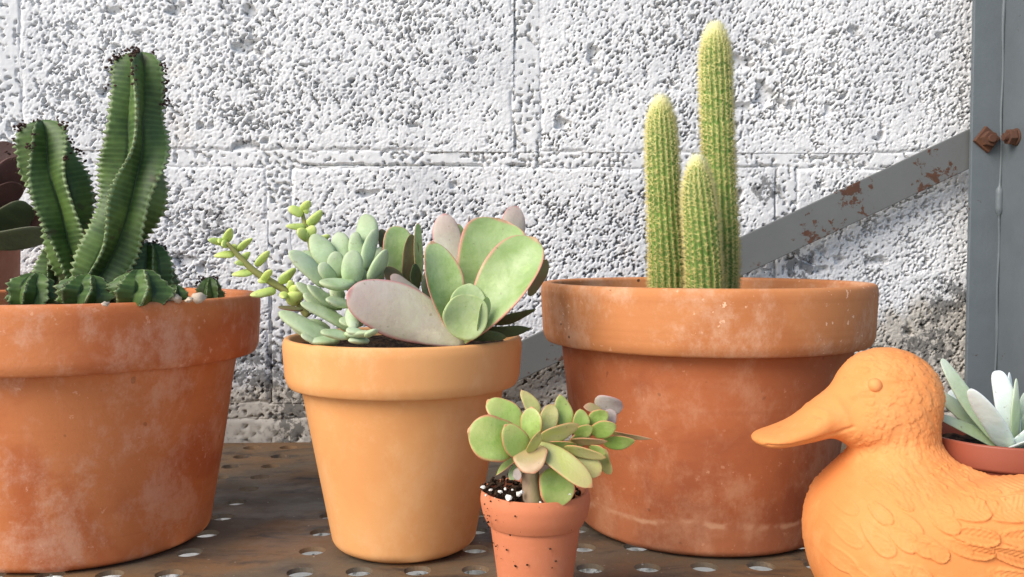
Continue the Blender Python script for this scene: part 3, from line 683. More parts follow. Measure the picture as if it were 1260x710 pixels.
for (b, t, w, d0, d1, mat, roll, kw) in [
    ((232, 370), (250, 136), 125, .476, .482, LF_PAD, 10, dict(a=.8, b=.42, cup=.2)),
    ((280, 400), (308, 170), 78, .466, .466, LF_BROWN, 30, dict(a=.7, b=.55, cup=.2)),
    ((345, 380), (335, 122), 60, .468, .470, LF_PAD, 50, dict(a=.7, b=.5, cup=.2)),
    ((200, 330), (176, 148), 60, .482, .488, LF_BROWN, 20, dict(a=.8, b=.5)),
    ((300, 440), (190, 318), 80, .462, .456, LF_BROWN, 30, dict(a=.7, b=.5)),
    ((370, 470), (215, 352), 90, .456, .450, LF_PINK, 50, dict(a=.7, b=.5)),
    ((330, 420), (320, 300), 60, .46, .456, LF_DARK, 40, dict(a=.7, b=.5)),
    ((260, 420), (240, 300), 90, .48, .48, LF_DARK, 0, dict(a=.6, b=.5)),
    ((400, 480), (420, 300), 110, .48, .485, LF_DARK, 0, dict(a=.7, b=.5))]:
    leaf_px(pl, Z4, b, t, w, d0, d1, mat, roll, 0.14, stalk=.2, nu=20, ns=18, **kw)

# jade-like plant in the tiny pot -------------------------------------
pl = thing('jade_succulent', 'small succulent with glossy red edged leaves in the tiny salmon pot', 'succulent', G_S + Vector((-.002, -.003, .049)))
stem_px(pl, Z5, [(278, 465), (268, 400), (262, 330), (275, 260)], [.0048, .0040, .0036, .0028], [.389, .389, .390, .392], WOODY)
stem_px(pl, Z5, [(300, 460), (330, 380), (380, 280), (440, 220), (500, 190)], [.003, .003, .0026, .0022, .0016], [.394, .396, .398, .400, .402], GSTEM)
J, JY, JR = LF_JADE, LF_JADEY, LF_JADER
for (b, t, w, d0, d1, mat, roll, kw) in [
    ((215, 245), (48, 200), 155, .386, .380, J, 8, dict(a=.55, b=.45)), ((235, 200), (115, 95), 98, .396, .398, J, 20, dict(a=.6, b=.45)),
    ((262, 235), (268, 118), 80, .388, .388, J, -20, dict(a=.6, b=.5)), ((250, 290), (176, 180), 88, .384, .378, J, 10, dict(a=.6, b=.5)),
    ((290, 160), (232, 58), 52, .400, .404, JY, 25, dict(a=.6, b=.6)), ((308, 210), (340, 108), 66, .394, .396, JY, 0, dict(a=.6, b=.5)),
    ((388, 190), (366, 74), 64, .398, .400, J, 15, dict(a=.55, b=.6)), ((285, 245), (428, 178), 74, .386, .382, JY, 40, dict(a=.55, b=.5)),
    ((300, 242), (418, 244), 44, .388, .384, J, 55, dict(a=.6, b=.5)), ((275, 242), (474, 392), 86, .384, .372, JY, -20, dict(a=.75, b=.45)),
    ((262, 258), (275, 346), 116, .384, .374, JR, 10, dict(a=.5, b=.45)), ((228, 288), (144, 354), 36, .386, .384, J, 55, dict(a=.6, b=.7)),
    ((440, 200), (437, 124), 56, .394, .394, J, 10, dict(a=.55, b=.55)), ((415, 208), (478, 184), 48, .390, .386, J, 30, dict(a=.6, b=.5)),
    ((462, 180), (532, 135), 58, .396, .394, J, 20, dict(a=.6, b=.45)), ((478, 205), (562, 178), 66, .390, .386, J, 25, dict(a=.55, b=.6)),
    ((405, 232), (528, 236), 44, .388, .382, JR, 60, dict(a=.55, b=.5)), ((380, 258), (522, 292), 52, .386, .378, JY, 50, dict(a=.6, b=.5)),
    ((488, 92), (584, 118), 72, .404, .402, LF_MAUVE, 25, dict(a=.6, b=.4)), ((512, 132), (450, 116), 40, .400, .398, JR, 40, dict(a=.6, b=.5)),
    ((540, 182), (540, 124), 52, .398, .398, LF_MAUVE, 0, dict(a=.6, b=.4)), ((515, 238), (628, 234), 56, .394, .390, J, 35, dict(a=.6, b=.6)),
    ((545, 205), (690, 228), 28, .398, .394, JR, 50, dict(a=.55, b=.9)), ((425, 275), (505, 352), 84, .388, .382, JY, 10, dict(a=.6, b=.45)),
    ((515, 262), (543, 350), 56, .392, .388, JY, 40, dict(a=.6, b=.45)), ((470, 262), (526, 272), 50, .388, .382, J, 40, dict(a=.6, b=.5)),
    ((255, 275), (296, 200), 44, .380, .376, JY, 40, dict(a=.6, b=.7)), ((238, 305), (192, 368), 44, .388, .386, LF_PADIN, 10, dict(a=.6, b=.5)),
    ((330, 330), (368, 462), 118, .386, .384, J, -10, dict(a=.5, b=.4)), ((215, 330), (222, 372), 30, .384, .382, LF_MAUVE, 20, dict(a=.6, b=.5)),
    ((350, 250), (345, 150), 60, .400, .402, J, 20, dict(a=.6, b=.5)), ((400, 250), (470, 200), 60, .398, .398, J, 40, dict(a=.6, b=.5)), ((330, 270), (440, 330), 60, .392, .388, J, 40, dict(a=.6, b=.5))]:
    leaf_px(pl, Z5, b, t, w, d0, d1, mat, roll, 0.22, stalk=.22, cup=.24, bend=random.uniform(-.12, .05), nu=21, ns=18, mucro=.03, **kw)

# ------------------------------------------------------------------ ribbed stems (left pot)
def catmull(P, n):
    P = np.asarray(P, float); m_ = len(P); t = np.linspace(0, m_ - 1, n); i = np.clip(np.floor(t).astype(int), 0, m_ - 2); f = (t - i)[:, None]
    p0 = P[np.clip(i - 1, 0, m_ - 1)]; p1 = P[i]; p2 = P[i + 1]; p3 = P[np.clip(i + 2, 0, m_ - 1)]
    return 0.5 * (2 * p1 + (p2 - p0) * f + (2 * p0 - 5 * p1 + 4 * p2 - p3) * f ** 2 + (3 * p1 - p0 - 3 * p2 + p3) * f ** 3)
def sweep(P, rad, nth, ns, shape):
    """P control points, rad control radii, shape(s, theta) -> (radius factor, edge, groove)"""
    C = catmull(P, ns); rr = catmull(np.asarray(rad, float)[:, None], ns)[:, 0]
    T = np.gradient(C, axis=0); T /= np.linalg.norm(T, axis=1)[:, None]
    A = np.array([1.0, 0, 0])[None, :] - T * T[:, :1]; A /= np.linalg.norm(A, axis=1)[:, None]; Bn = np.cross(T, A)
    arc = np.concatenate([[0], np.cumsum(np.linalg.norm(np.diff(C, axis=0), axis=1))]); L = arc[-1]
    th = np.arange(nth) / nth * 2 * math.pi; TH, S = np.meshgrid(th, arc)
    k, edge, groove, al = shape(S, TH, L)
    Rr = rr[:, None] * k
    V = C[:, None, :] + A[:, None, :] * (Rr * np.cos(TH))[..., None] + Bn[:, None, :] * (Rr * np.sin(TH))[..., None]
    idx = np.arange(ns * nth).reshape(ns, nth); nx = np.roll(idx, -1, 1)
    F = np.stack([idx[:-1], nx[:-1], nx[1:], idx[1:]], -1).reshape(-1, 4)
    Vf = V.reshape(-1, 3); top = len(Vf); Vf = np.concatenate([Vf, C[-1:] ])
    capf = np.stack([idx[-1], nx[-1], np.full(nth, top), np.full(nth, top)], -1)
    bm_faces = F
    me = bpy.data.meshes.new('mesh')
    me.from_pydata([tuple(v) for v in Vf], [], [tuple(f) for f in F] + [(int(a), int(b), top) for a, b in zip(idx[-1], nx[-1])])
    ext = lambda a: np.concatenate([a.reshape(-1), a.reshape(-1)[-1:]])
    attr(me, 'edge', ext(edge)); attr(me, 'groove', ext(groove)); attr(me, 'along', ext(al))
    return me, V, C, T, edge, S
def spikes(pos, dirs, lens, rad):
    pos = np.asarray(pos, float); dirs = np.asarray(dirs, float); n = len(pos)
    dirs = dirs / np.linalg.norm(dirs, axis=1)[:, None]
    ref = np.where(np.abs(dirs[:, 2:3]) < 0.9, np.array([[0, 0, 1.0]]), np.array([[1.0, 0, 0]]))
    a = np.cross(dirs, ref); a /= np.linalg.norm(a, axis=1)[:, None]; b = np.cross(dirs, a)
    rad = np.broadcast_to(np.asarray(rad, float), (n,))[:, None]; lens = np.asarray(lens)[:, None]
    vs = [pos + (a * math.cos(t) + b * math.sin(t)) * rad for t in (0, 2.094, 4.189)] + [pos + dirs * lens]
    V = np.stack(vs, 1).reshape(-1, 3); o = np.arange(n)[:, None] * 4
    F = np.concatenate([o + np.array([[0, 1, 3]]), o + np.array([[1, 2, 3]]), o + np.array([[2, 0, 3]])])
    return mesh_np(V, F)
rs = thing('ribbed_succulent', 'dark green succulent with tall wavy ribbed stems in the large weathered pot', 'succulent', G_L + Vector((0, 0, .12)))
def ribbed(pts, wid, d, nr=5, twist=2.0, wav=0.35, wf=2.2, ph=0.0, ns=150, tooth=.0030, rem=0, ds=.90, teeth=True, inner=.36):
    org = rs.location
    P = [W(x, y, dd) - org for (x, y), dd in zip(pts, d)]
    rad = [w / 2 / FPX * dd for w, dd in zip(wid, d)]
    def shape(S, TH, L):
        s = S / L
        phi = ph + twist * s + wav * np.sin(2 * math.pi * wf * s + ph)
        q = (TH - phi) * nr / (2 * math.pi); rid = np.floor(q + .5); a_ = np.abs(q - np.floor(q + .5)); c_ = 1 - 2 * a_
        rib = np.mod(rid, nr)
        k = inner + (1 - inner) * (0.45 * c_ + 0.55 * c_ ** 2.4) + .03 * (fbm(S * 160 + rib * 3, TH * 3, 13, 3) - .5)
        saw = np.abs(np.mod(S / tooth + rib * .37, 1.0) - .5) * 2
        k = k + (0.075 if teeth else 0) * (.5 + vnoise(S * 900, rib * 7 + 0 * S, 5)) * sstep(.82, 1.0, c_) * (saw - .5) * 2
        k = k * (1 + .11 * np.sin(2 * math.pi * (wf * 1.15) * s + rib * 2.4 + ph) * np.clip(1.6 - s, 0, 1))
        dome = np.sqrt(np.clip(1 - np.clip((s - ds) / (1 - ds), 0, 1) ** 2.2, 0.02, 1))
        k = k * (dome * .8 + .2 * (dome > .2) * dome)
        return k, sstep(.78, .95, c_), c_, S / tooth + rib * .37
    me, V, C, T, edge, S = sweep(P, rad, nr * 20, ns, shape)
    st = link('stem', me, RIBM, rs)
    # short spines on the rib crests
    L = S[-1, 0]; pos = []; dr = []
    nst, nth = edge.shape
    for i in range(2, nst - 1, 2):
        for k in range(nth):
            if edge[i, k] > .97 and edge[i, k] >= edge[i, k - 1] and edge[i, k] >= edge[i, (k + 1) % nth] and random.random() < .7:
                o_ = V[i, k] - C[i]; o_ = o_ / np.linalg.norm(o_)
                pos.append(V[i, k] - o_ * .0003); dr.append(o_ + rng.normal(0, .35, 3))
    if pos:
        sp = link('spines', spikes(pos, dr, rng.uniform(.0007, .0019, len(pos)), .00022), DRYM, st, smooth=False); sp['kind'] = 'stuff'
    if rem:
        it = []
        for j in range(rem):
            i = random.randint(int(nst * .80), nst - 3) if j % 3 else random.randint(int(nst * .93), nst - 2)
            cr = [k for k in range(nth) if edge[i, k] > .8]
            if not cr: continue
            k = random.choice(cr); o_ = V[i, k] - C[i]; n_ = np.linalg.norm(o_) + 1e-6; o_ = o_ / n_
            for q in range(random.randint(2, 5)):
                it.append((Vector(V[i, k] + o_ * random.uniform(0, .0026) + rng.normal(0, .0009, 3)), random.uniform(.0005, .0011)))
        fr = link('dried_flowers', crumb_mesh(it), DRYM, st, smooth=False); fr['kind'] = 'stuff'
    return st
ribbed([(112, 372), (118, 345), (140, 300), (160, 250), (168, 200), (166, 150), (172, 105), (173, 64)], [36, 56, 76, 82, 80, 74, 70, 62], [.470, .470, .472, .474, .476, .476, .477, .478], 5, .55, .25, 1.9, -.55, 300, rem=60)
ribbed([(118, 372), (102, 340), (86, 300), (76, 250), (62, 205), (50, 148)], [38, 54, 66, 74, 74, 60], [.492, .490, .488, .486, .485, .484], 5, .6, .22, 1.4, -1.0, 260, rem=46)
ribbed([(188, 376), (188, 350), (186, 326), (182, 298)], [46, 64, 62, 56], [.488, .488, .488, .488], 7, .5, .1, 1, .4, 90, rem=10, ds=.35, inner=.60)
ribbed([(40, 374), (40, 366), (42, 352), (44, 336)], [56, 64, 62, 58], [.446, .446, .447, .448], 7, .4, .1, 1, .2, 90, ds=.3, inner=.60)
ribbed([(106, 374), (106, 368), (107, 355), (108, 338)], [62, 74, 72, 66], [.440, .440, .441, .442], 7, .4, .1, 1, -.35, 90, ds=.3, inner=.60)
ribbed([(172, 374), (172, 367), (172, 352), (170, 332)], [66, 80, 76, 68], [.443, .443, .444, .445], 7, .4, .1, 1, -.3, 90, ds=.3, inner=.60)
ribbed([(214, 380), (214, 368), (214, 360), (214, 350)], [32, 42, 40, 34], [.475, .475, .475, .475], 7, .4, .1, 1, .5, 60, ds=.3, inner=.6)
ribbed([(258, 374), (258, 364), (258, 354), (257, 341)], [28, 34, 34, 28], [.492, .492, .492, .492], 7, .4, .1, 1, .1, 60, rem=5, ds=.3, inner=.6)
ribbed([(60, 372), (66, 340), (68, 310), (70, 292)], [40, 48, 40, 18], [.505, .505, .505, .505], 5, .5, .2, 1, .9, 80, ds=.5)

# ------------------------------------------------------------------ columnar cacti (right pot)
def column(pts, wid, d, label, nrib=15, seed=0):
    org = W(*pts[0], d[0]); t = thing('column_cactus', label, 'cactus', org, 'columnar cacti in the brown pot')
    P = [W(x, y, dd) - org for (x, y), dd in zip(pts, d)]; rad = [w / 2 / FPX * dd for w, dd in zip(wid, d)]
    def shape(S, TH, L):
        s = S / L; q = (TH + seed + .25 * s) * nrib / (2 * math.pi); c_ = .5 + .5 * np.cos(q * 2 * math.pi)
        bump = .5 + .5 * np.cos(2 * math.pi * (S / .0030 + .5 * np.mod(np.floor(q + .5), 2)))
        tl = rad[-2] * 2.6 / L
        dome = np.sqrt(np.clip(1 - np.clip((s - (1 - tl)) / tl, 0, 1) ** 2.2, 0.003, 1))
        k = (1 + .06 * (c_ - .5) + .02 * bump * c_) * dome
        k = k * (1 + .035 * np.sin(7 * s + seed))
        return k, c_, c_, s
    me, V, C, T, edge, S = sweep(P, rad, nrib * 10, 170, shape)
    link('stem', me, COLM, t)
    L = S[-1, 0]; pos = []; dr = []; ln = []; al = []; ed = []
    r_ = np.random.default_rng(seed)
    na = int(L / .0021)
    for j in range(nrib):
        for i in range(na):
            u = (i + .5 * (j % 2) + r_.uniform(-.15, .15)) / na
            if u > .998: continue
            ii = min(int(u * 169), 168); th_ = ((2 * math.pi * j / nrib) - seed - .25 * u) % (2 * math.pi); kk = int(th_ / (2 * math.pi) * nrib * 10) % (nrib * 10)
            p = V[ii, kk]; o_ = p - C[ii]; nn = np.linalg.norm(o_)
            o_ = o_ / nn if nn > 1e-6 else np.array([0, 0, 1.0])
            tn = T[ii]; sd_ = np.cross(tn, o_)
            topk = sstep(.86, 1.0, np.float64(u))
            o2 = o_ * (1 - .75 * topk) + tn * topk
            for q in range(16):
                a_ = r_.uniform(0, 2 * math.pi); sp_ = r_.uniform(.35, 1.5) * (1 - .5 * topk)
                pos.append(p - o_ * .0002); dr.append(o2 + (sd_ * math.cos(a_) + tn * (math.sin(a_) + .15)) * sp_)
                ln.append(r_.uniform(.0018, .0046) * (1 + .15 * topk)); al.append(np.clip(.25 + .75 * u + r_.uniform(-.35, .35), 0, 1)); ed.append(topk)
    me = spikes(pos, dr, ln, .00011); attr(me, 'along', np.repeat(al, 4)); attr(me, 'edge', np.repeat(ed, 4))
    o = link('spines', me, SPINEM, t, smooth=False); o['kind'] = 'stuff'
    return t
column([(884, 368), (886, 300), (884, 200), (881, 100), (880, 32)], [41, 41, 38, 35, 29], [.532, .532, .532, .532, .532], 'tallest columnar cactus with golden spines behind the shortest one', 18, 1)
column([(822, 368), (821, 320), (817, 240), (814, 170), (813, 122)], [40, 42, 38, 33, 27], [.528, .528, .528, .528, .528], 'mid height columnar cactus standing apart beside the tallest one', 18, 2)
column([(867, 370), (866, 330), (862, 270), (859, 230), (858, 196)], [43, 43, 39, 33, 25], [.498, .498, .498, .498, .498], 'shortest columnar cactus with golden spines in front of the tallest', 17, 3)

# ------------------------------------------------------------------ duck planter
DS = 0.400 / FPX; DD = 0.400                           # metres per photo pixel at the duck's middle plane
D0 = W(1150, 0, DD)
du = Vector((CM @ Vector((1, 0, 0)))); dw = Vector((0, 1, 0))
def duck_pt(u, v, w):                                   # photo pixel at the middle plane, w = pixels away from the camera
    p = W(u, v, DD); return p + dw * (w * DS)
def ell(U, V_, W_, c, r):
    q = np.sqrt(((U - c[0]) / r[0]) ** 2 + ((V_ - c[1]) / r[1]) ** 2 + ((W_ - c[2]) / r[2]) ** 2)
    return (q - 1) * min(r) * (1.0 if min(r) > .5 * max(r) else 1.2)
def smin(a, b, k):
    h = np.clip(.5 + .5 * (b - a) / k, 0, 1); return b * (1 - h) + a * h - k * h * (1 - h)
def cone(U, V_, W_, a, b, ra, rb):
    a = np.array(a, float); b = np.array(b, float); d = b - a
    t = np.clip(((U - a[0]) * d[0] + (V_ - a[1]) * d[1] + (W_ - a[2]) * d[2]) / (d @ d), 0, 1)
    return np.sqrt((U - a[0] - t * d[0]) ** 2 + (V_ - a[1] - t * d[1]) ** 2 + (W_ - a[2] - t * d[2]) ** 2) - (ra + (rb - ra) * t)
H_ = 3.0
gu = np.arange(905, 1480, H_); gv = np.arange(415, 775, H_); gw = np.arange(-165, 166, H_)
U, V_, W_ = np.meshgrid(gu, gv, gw, indexing='ij')
f = ((np.abs((U - 1230) / 216) ** 2.6 + np.abs((V_ - 682) / 122) ** 2.8 + np.abs(W_ / 138) ** 2.8) ** (1 / 2.7) - 1) * 122
f = smin(f, ell(U, V_, W_, (1098, 655, 0), (90, 90, 98)), 45)
f = smin(f, cone(U, V_, W_, (1098, 620, 0), (1104, 540, 0), 62, 44), 32)
f = smin(f, ell(U, V_, W_, (1091, 494, 0), (67, 63, 54)), 18)
f = smin(f, ell(U, V_, W_, (1060, 520, 0), (48, 30, 44)), 14)      # cheek
bill = None
for t in np.linspace(0, 1, 9):
    u = 1030 - t * 90; top = np.interp(u, [938, 951, 970, 985, 1003, 1030], [538, 533, 525, 516, 500, 480]); bot = np.interp(u, [938, 968, 1006, 1040], [551, 549, 542, 530])
    e = ell(U, V_, W_, (u, (top + bot) / 2, 0), (14, (bot - top) / 2, 30 - 3 * t + 5 * math.sin(t * 3.1)))
    bill = e if bill is None else smin(bill, e, 12)
f = smin(f, bill, 8)
f = smin(f, ell(U, V_, W_, (1420, 635, 0), (80, 36, 60)), 30)      # tail
for sg in (-1, 1):                                                  # folded wings stand proud of the sides
    f = smin(f, ell(U, V_, W_, (1214, 622, sg * 96), (128, 56, 51)), 4)
f = np.maximum(f, (V_ - 757.5))                                     # flat foot on the shelf
f = np.maximum(f, -np.maximum(np.hypot(U - 1252, W_) - 103, V_ - 660))   # the planting well
f = np.where((V_ < 563) & (U > 1168), np.maximum(f, 563 - V_), f)
def surface_nets(f, gu, gv, gw):
    s = f < 0; nu, nv, nw = f.shape; shp = (nu - 1, nv - 1, nw - 1)
    acc = np.zeros(shp + (3,)); cnt = np.zeros(shp)
    cor = [(i, j, k) for i in (0, 1) for j in (0, 1) for k in (0, 1)]
    sl = lambda a, c: a[c[0]:c[0] + shp[0], c[1]:c[1] + shp[1], c[2]:c[2] + shp[2]]
    for c in cor:
        for ax in range(3):
            if c[ax]: continue
            d = list(c); d[ax] = 1
            fa, fb = sl(f, c), sl(f, d); mk = (sl(s, c) != sl(s, d))
            t = np.where(mk, fa / np.where(mk, fa - fb, 1), 0)
            for x in range(3): acc[..., x] += np.where(mk, c[x] + (t if x == ax else 0), 0)
            cnt += mk
    act = cnt > 0; vid = np.full(shp, -1); vid[act] = np.arange(act.sum())
    ii = np.argwhere(act); P = acc[act] / cnt[act][:, None] + ii
    V = np.stack([gu[0] + P[:, 0] * H_, gv[0] + P[:, 1] * H_, gw[0] + P[:, 2] * H_], -1)
    F = []
    for ax in range(3):
        o1, o2 = [(1, 2), (2, 0), (0, 1)][ax]
        a = [slice(1, -1)] * 3; b = [slice(1, -1)] * 3; a[ax] = slice(0, -1); b[ax] = slice(1, None)
        sa = s[tuple(a)]; sb = s[tuple(b)]
        pos = np.argwhere(sa != sb); fl = sa[sa != sb]
        pos = pos + 1; pos[:, ax] -= 1
        def g(x, y):
            q = pos.copy(); q[:, o1] += x; q[:, o2] += y; return vid[q[:, 0], q[:, 1], q[:, 2]]
        quad = np.stack([g(-1, -1), g(0, -1), g(0, 0), g(-1, 0)], -1)
        quad[~fl] = quad[~fl][:, ::-1]; F.append(quad)
    F = np.concatenate(F); return V, F[(F >= 0).all(1)]
DV, DF = surface_nets(f, gu, gv, gw)
# smooth, then model the feathers as relief along the normal
def vnormals(V, F):
    n = np.cross(V[F[:, 2]] - V[F[:, 0]], V[F[:, 3]] - V[F[:, 1]]); N = np.zeros_like(V)
    for k in range(4): np.add.at(N, F[:, k], n)
    return N / (np.linalg.norm(N, axis=1)[:, None] + 1e-9)
for it in range(3):
    acc = np.zeros_like(DV); cn = np.zeros(len(DV))
    for a, b in ((0, 1), (1, 2), (2, 3), (3, 0)):
        np.add.at(acc, DF[:, a], DV[DF[:, b]]); np.add.at(cn, DF[:, a], 1)
    DV = DV * .5 + .5 * acc / np.maximum(cn, 1)[:, None]
DF = np.concatenate([DF]);
def refine(V, F):                                        # one linear subdivision so the relief has room
    n = len(V); e = np.sort(np.concatenate([F[:, [0, 1]], F[:, [1, 2]], F[:, [2, 3]], F[:, [3, 0]]]), 1)
    ue, inv = np.unique(e, axis=0, return_inverse=True); inv = inv.reshape(4, -1)
    M = (V[ue[:, 0]] + V[ue[:, 1]]) / 2; Cc = V[F].mean(1)
    c = n + len(M) + np.arange(len(F)); m_ = [n + inv[k] for k in range(4)]
    Fn = np.concatenate([np.stack([F[:, k], m_[k], c, m_[k - 1]], -1) for k in range(4)])
    return np.concatenate([V, M, Cc]), Fn
DV, DF = refine(DV, DF)
for it in range(2):
    acc = np.zeros_like(DV); cn = np.zeros(len(DV))
    for a, b in ((0, 1), (1, 2), (2, 3), (3, 0)):
        np.add.at(acc, DF[:, a], DV[DF[:, b]]); np.add.at(cn, DF[:, a], 1)
    DV = DV * .4 + .6 * acc / np.maximum(cn, 1)[:, None]
DN = vnormals(DV, DF)
u, v, w = DV[:, 0], DV[:, 1], DV[:, 2]
disp = np.zeros(len(u)); rf_ = random.Random(5)
def feather(cx, cy, L, Wd, ang, amp, barb=0.0, only=None):
    """one overlapping moulded feather: root at (cx, cy), tip L away"""
    global disp
    near = np.abs(u - cx - L / 2 * math.cos(ang)) + np.abs(v - cy - L / 2 * math.sin(ang)) < L * 1.3 + Wd
    if not near.any(): return
    uu, vv = u[near] - cx, v[near] - cy
    a = (uu * math.cos(ang) + vv * math.sin(ang)) / L; b = (-uu * math.sin(ang) + vv * math.cos(ang)) / (Wd / 2)
    prof = np.sqrt(np.clip(a, 0, 1)) * np.sqrt(np.clip(1 - a ** 3, 0, 1)) * 1.12
    edge = prof - np.abs(b)                                  # > 0 inside
    rim = np.exp(-((edge - .10) / .14) ** 2) * (a > .15)
    hgt = amp * (.15 + .55 * np.clip(a, 0, 1) + .55 * rim - .5 * barb * np.exp(-(b / .09) ** 2) * (a > .1) + barb * .28 * np.sin((a * L - np.abs(b) * Wd * .45) * 1.15))
    m_ = sstep(-.02, .10, edge) * ((a > 0) & (a < 1))
    cur = disp[near]; disp[near] = cur * (1 - m_) + (hgt + .25 * np.minimum(cur, 1.0)) * m_
# wing: long flight feathers at the back, shorter coverts overlapping in front
for row, (x0, n, L, Wd, dx, dy) in enumerate(((1265, 5, 110, 34, -14, 22), (1205, 5, 84, 32, -12, 22), (1145, 5, 66, 30, -8, 21), (1102, 4, 48, 27, 0, 21))):
    for k in range(n):
        feather(x0 + dx * (k % 2) + rf_.uniform(-5, 5), 578 + dy * k * .95 + rf_.uniform(-4, 4), L * rf_.uniform(.9, 1.1), Wd * rf_.uniform(.95, 1.15), R(-14 + 8 * k + rf_.uniform(-5, 5)), 3.3, .5)
# breast: loose rows of rounded feathers pointing down and back
for r_i in range(9):
    for k in range(7):
        x = 1000 + k * 24 + (r_i % 2) * 12 + rf_.uniform(-7, 7); y = 585 + r_i * 19 + rf_.uniform(-6, 6) + (k - 3) * 2
        if x > 1108 or rf_.random() < .12: continue
        feather(x, y, rf_.uniform(24, 36), rf_.uniform(20, 30), R(rf_.uniform(20, 62)), (2.5 if x > 1030 else 1.4) * rf_.uniform(.6, 1.15), .25)
# neck and head: small strokes that flow back from the bill and round the eye
for k in range(560):
    x = rf_.uniform(1042, 1165); y = rf_.uniform(428, 592)
    if math.hypot(x - 1059, y - 471) < 14: continue
    cx_, cy_ = 1040, 520
    ang = math.atan2(y - cy_, x - cx_) + R(72) if y < 545 else R(rf_.uniform(50, 80))
    feather(x, y, rf_.uniform(8, 15), rf_.uniform(5, 8), ang + rf_.uniform(-.25, .25), rf_.uniform(.9, 1.5) * (1 if y < 545 else .8), 0)
disp *= sstep(1012, 1042, u + .3 * np.maximum(0, v - 560))
# raised eyebrow line, mouth line, nostril
def segd(pts):
    d = np.full(u.shape, 1e9)
    for (x0, y0), (x1, y1) in zip(pts[:-1], pts[1:]):
        t = np.clip(((u - x0) * (x1 - x0) + (v - y0) * (y1 - y0)) / ((x1 - x0) ** 2 + (y1 - y0) ** 2), 0, 1)
        d = np.minimum(d, np.hypot(u - x0 - t * (x1 - x0), v - y0 - t * (y1 - y0)))
    return d
dm = segd([(936, 546), (962, 545), (990, 539), (1018, 531), (1034, 522)]); disp -= 2.2 * np.exp(-(dm / 2.4) ** 2)
dm = segd([(1020, 492), (1028, 512), (1032, 524)]); disp += 1.2 * np.exp(-(dm / 4) ** 2)
disp -= 2.2 * np.exp(-(np.hypot((u - 998) / 6.0, (v - 510) / 3.2)) ** 2); disp += 1.0 * np.exp(-(segd([(990, 505), (998, 503), (1006, 506)]) / 3) ** 2)
dm = segd([(1036, 486), (1050, 474), (1066, 464), (1080, 464)]); disp += 1.6 * np.exp(-(dm / 4) ** 2)
disp += .5 * (fbm(u / 8, v / 8, 4, 2) - .5)
side = np.abs(DN[:, 2])
disp *= .35 + .65 * sstep(.15, .5, side)
flatm = (np.abs(v - 757.5) < 3); disp[flatm] = 0
DV = DV + DN * disp[:, None]
base = duck_pt(1215, 757, 0); base.z = 0
duck = thing('duck_planter', 'smooth orange terracotta duck planter with moulded feathers', 'planter', base)
ex = np.array(W(1, 0, DD) - W(0, 0, DD)); ez = np.array(W(0, 1, DD) - W(0, 0, DD)); o0 = np.array(W(0, 0, DD))
wv = o0[None] + DV[:, :1] * ex[None] + DV[:, 1:2] * ez[None] + DV[:, 2:3] * np.array([[0, DS, 0]])
wv[:, 2] -= wv[:, 2].min(); 
wv = wv - np.array(base)[None]
dme = mesh_np(wv, DF[:, ::-1])
link('body', dme, T_DUCK, duck)
for sg in (-1, 1):
    bm = bmesh.new(); p = duck_pt(1056, 465, sg * 50) - base
    k = np.argmin(np.hypot(DV[:, 0] - 1059, DV[:, 1] - 471) + np.where(np.sign(DV[:, 2]) == sg, 0, 1e6)); p = Vector(wv[k])
    bmesh.ops.create_uvsphere(bm, u_segments=24, v_segments=16, radius=.0030, matrix=Matrix.Translation(p + Vector((0, -sg * .0011, 0))))
    link('eye', bm_mesh(bm), T_DUCK, duck)
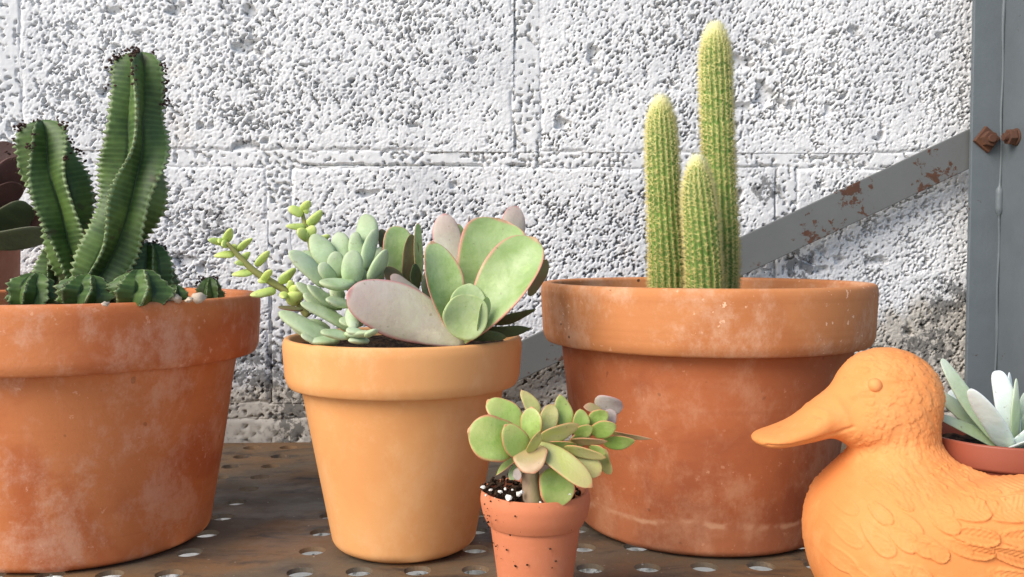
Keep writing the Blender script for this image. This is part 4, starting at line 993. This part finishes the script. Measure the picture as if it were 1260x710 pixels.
# plastic pot set into the duck's back
G_P = W(1250, 0, DD); G_P = Vector((G_P.x, G_P.y, 0.034))
pp = thing('plastic_pot', 'red brown plastic nursery pot set in the back of the duck', 'pot', G_P)
pr = .0345
link('body', lathe(smooth_prof([(.0005, 0), (.027, 0, .002), (pr - .0028, .030), (pr - .001, .0302, .0006), (pr, .0312, .0006), (pr, .0412, .0008), (pr - .0014, .0415, .0006), (pr - .0018, .030), (.028, .003)]), 96), PLASTIC, pp)
link('soil', soil_mesh(pr - .002, .0345, .0012, 3), SOIL, pp)
cs_ = W(1243, 553, .398)
pl = thing('chalky_succulent', 'chalky blue green succulent with long blunt leaves in the plastic pot', 'succulent', Vector((cs_.x, cs_.y, .066)))
C_, G_ = LF_CHALK, LF_CHALKG
for (b, t, w, d0, d1, mat, roll, kw) in [
    ((430, 515), (112, 85), 88, .402, .410, G_, 40, dict(a=.35, b=.35)), ((440, 525), (248, 232), 92, .394, .382, C_, -20, dict(a=.45, b=.45)),
    ((450, 500), (382, 142), 96, .398, .398, C_, 10, dict(a=.55, b=.35)), ((455, 500), (442, 150), 60, .402, .404, C_, 60, dict(a=.4, b=.5)), ((462, 510), (476, 180), 56, .394, .394, G_, 55, dict(a=.4, b=.5)),
    ((430, 520), (70, 350), 64, .404, .408, G_, 40, dict(a=.35, b=.4)), ((400, 480), (80, 240), 84, .410, .418, G_, 30, dict(a=.35, b=.4)), ((330, 400), (150, 240), 80, .414, .424, C_, 20, dict(a=.4, b=.4)),
    ((455, 520), (570, 320), 72, .402, .400, G_, 40, dict(a=.4, b=.4)), ((455, 530), (620, 395), 84, .394, .386, C_, 30, dict(a=.45, b=.4)), ((450, 530), (640, 470), 78, .400, .404, C_, 40, dict(a=.45, b=.4)),
    ((455, 510), (600, 200), 80, .408, .415, C_, 30, dict(a=.45, b=.4)), ((455, 520), (520, 250), 60, .404, .410, G_, 30, dict(a=.4, b=.4)), ((450, 525), (560, 480), 60, .392, .378, C_, 60, dict(a=.45, b=.4))]:
    leaf_px(pl, Z8, b, t, w, d0, d1, mat, roll, .34, stalk=.45, cup=.12, bend=random.uniform(-.08, .10), nu=22, ns=20, **kw)
stem_px(pl, Z8, [(452, 600), (452, 545), (452, 500)], [.0026, .0026, .0022], [.398, .398, .398], GSTEM)

# ------------------------------------------------------------------ dusky plant standing behind, at the edge of the picture
G_B = ground_at(18, .655); G_B.x -= .0445
pb_ = pot('terracotta_pot', 'tall dusky terracotta pot half hidden behind the large weathered pot', G_B, 0.1610, 0.0440, 0.034, 0.0030, 0.118, T_BACK, T_BACK, 0.152, .004, 21)
pl = thing('plum_succulent', 'dark plum leaved succulent in the dusky pot behind the ribbed stems', 'succulent', G_B + Vector((0, 0, .152)))
Z1 = (lambda x, y: (x, y), 1.0)
for (b, t, w, d0, d1, mat, roll, kw) in [
    ((-30, 270), (26, 196), 44, .64, .63, LF_PLUM, 20, dict(a=.6, b=.4)), ((-20, 250), (14, 176), 40, .65, .65, LF_PLUM, -20, dict(a=.6, b=.4)), ((-25, 260), (22, 225), 36, .63, .62, LF_PLUM, 40, dict(a=.6, b=.4)),
    ((-30, 288), (62, 270), 50, .64, .625, LF_PLUM, 25, dict(a=.6, b=.35)), ((-30, 295), (34, 250), 44, .63, .61, LF_DARK, 30, dict(a=.6, b=.4)), ((-30, 300), (60, 285), 40, .62, .60, LF_DARK, 50, dict(a=.6, b=.4)),
    ((-40, 290), (-70, 200), 50, .65, .65, LF_PLUM, 0, dict(a=.6, b=.4)), ((-50, 290), (-120, 240), 50, .65, .64, LF_DARK, 20, dict(a=.6, b=.4)), ((-35, 285), (-30, 180), 50, .66, .67, LF_PLUM, 0, dict(a=.6, b=.4))]:
    leaf_px(pl, Z1, b, t, w, d0, d1, mat, roll, .16, stalk=.25, cup=.15, **kw)
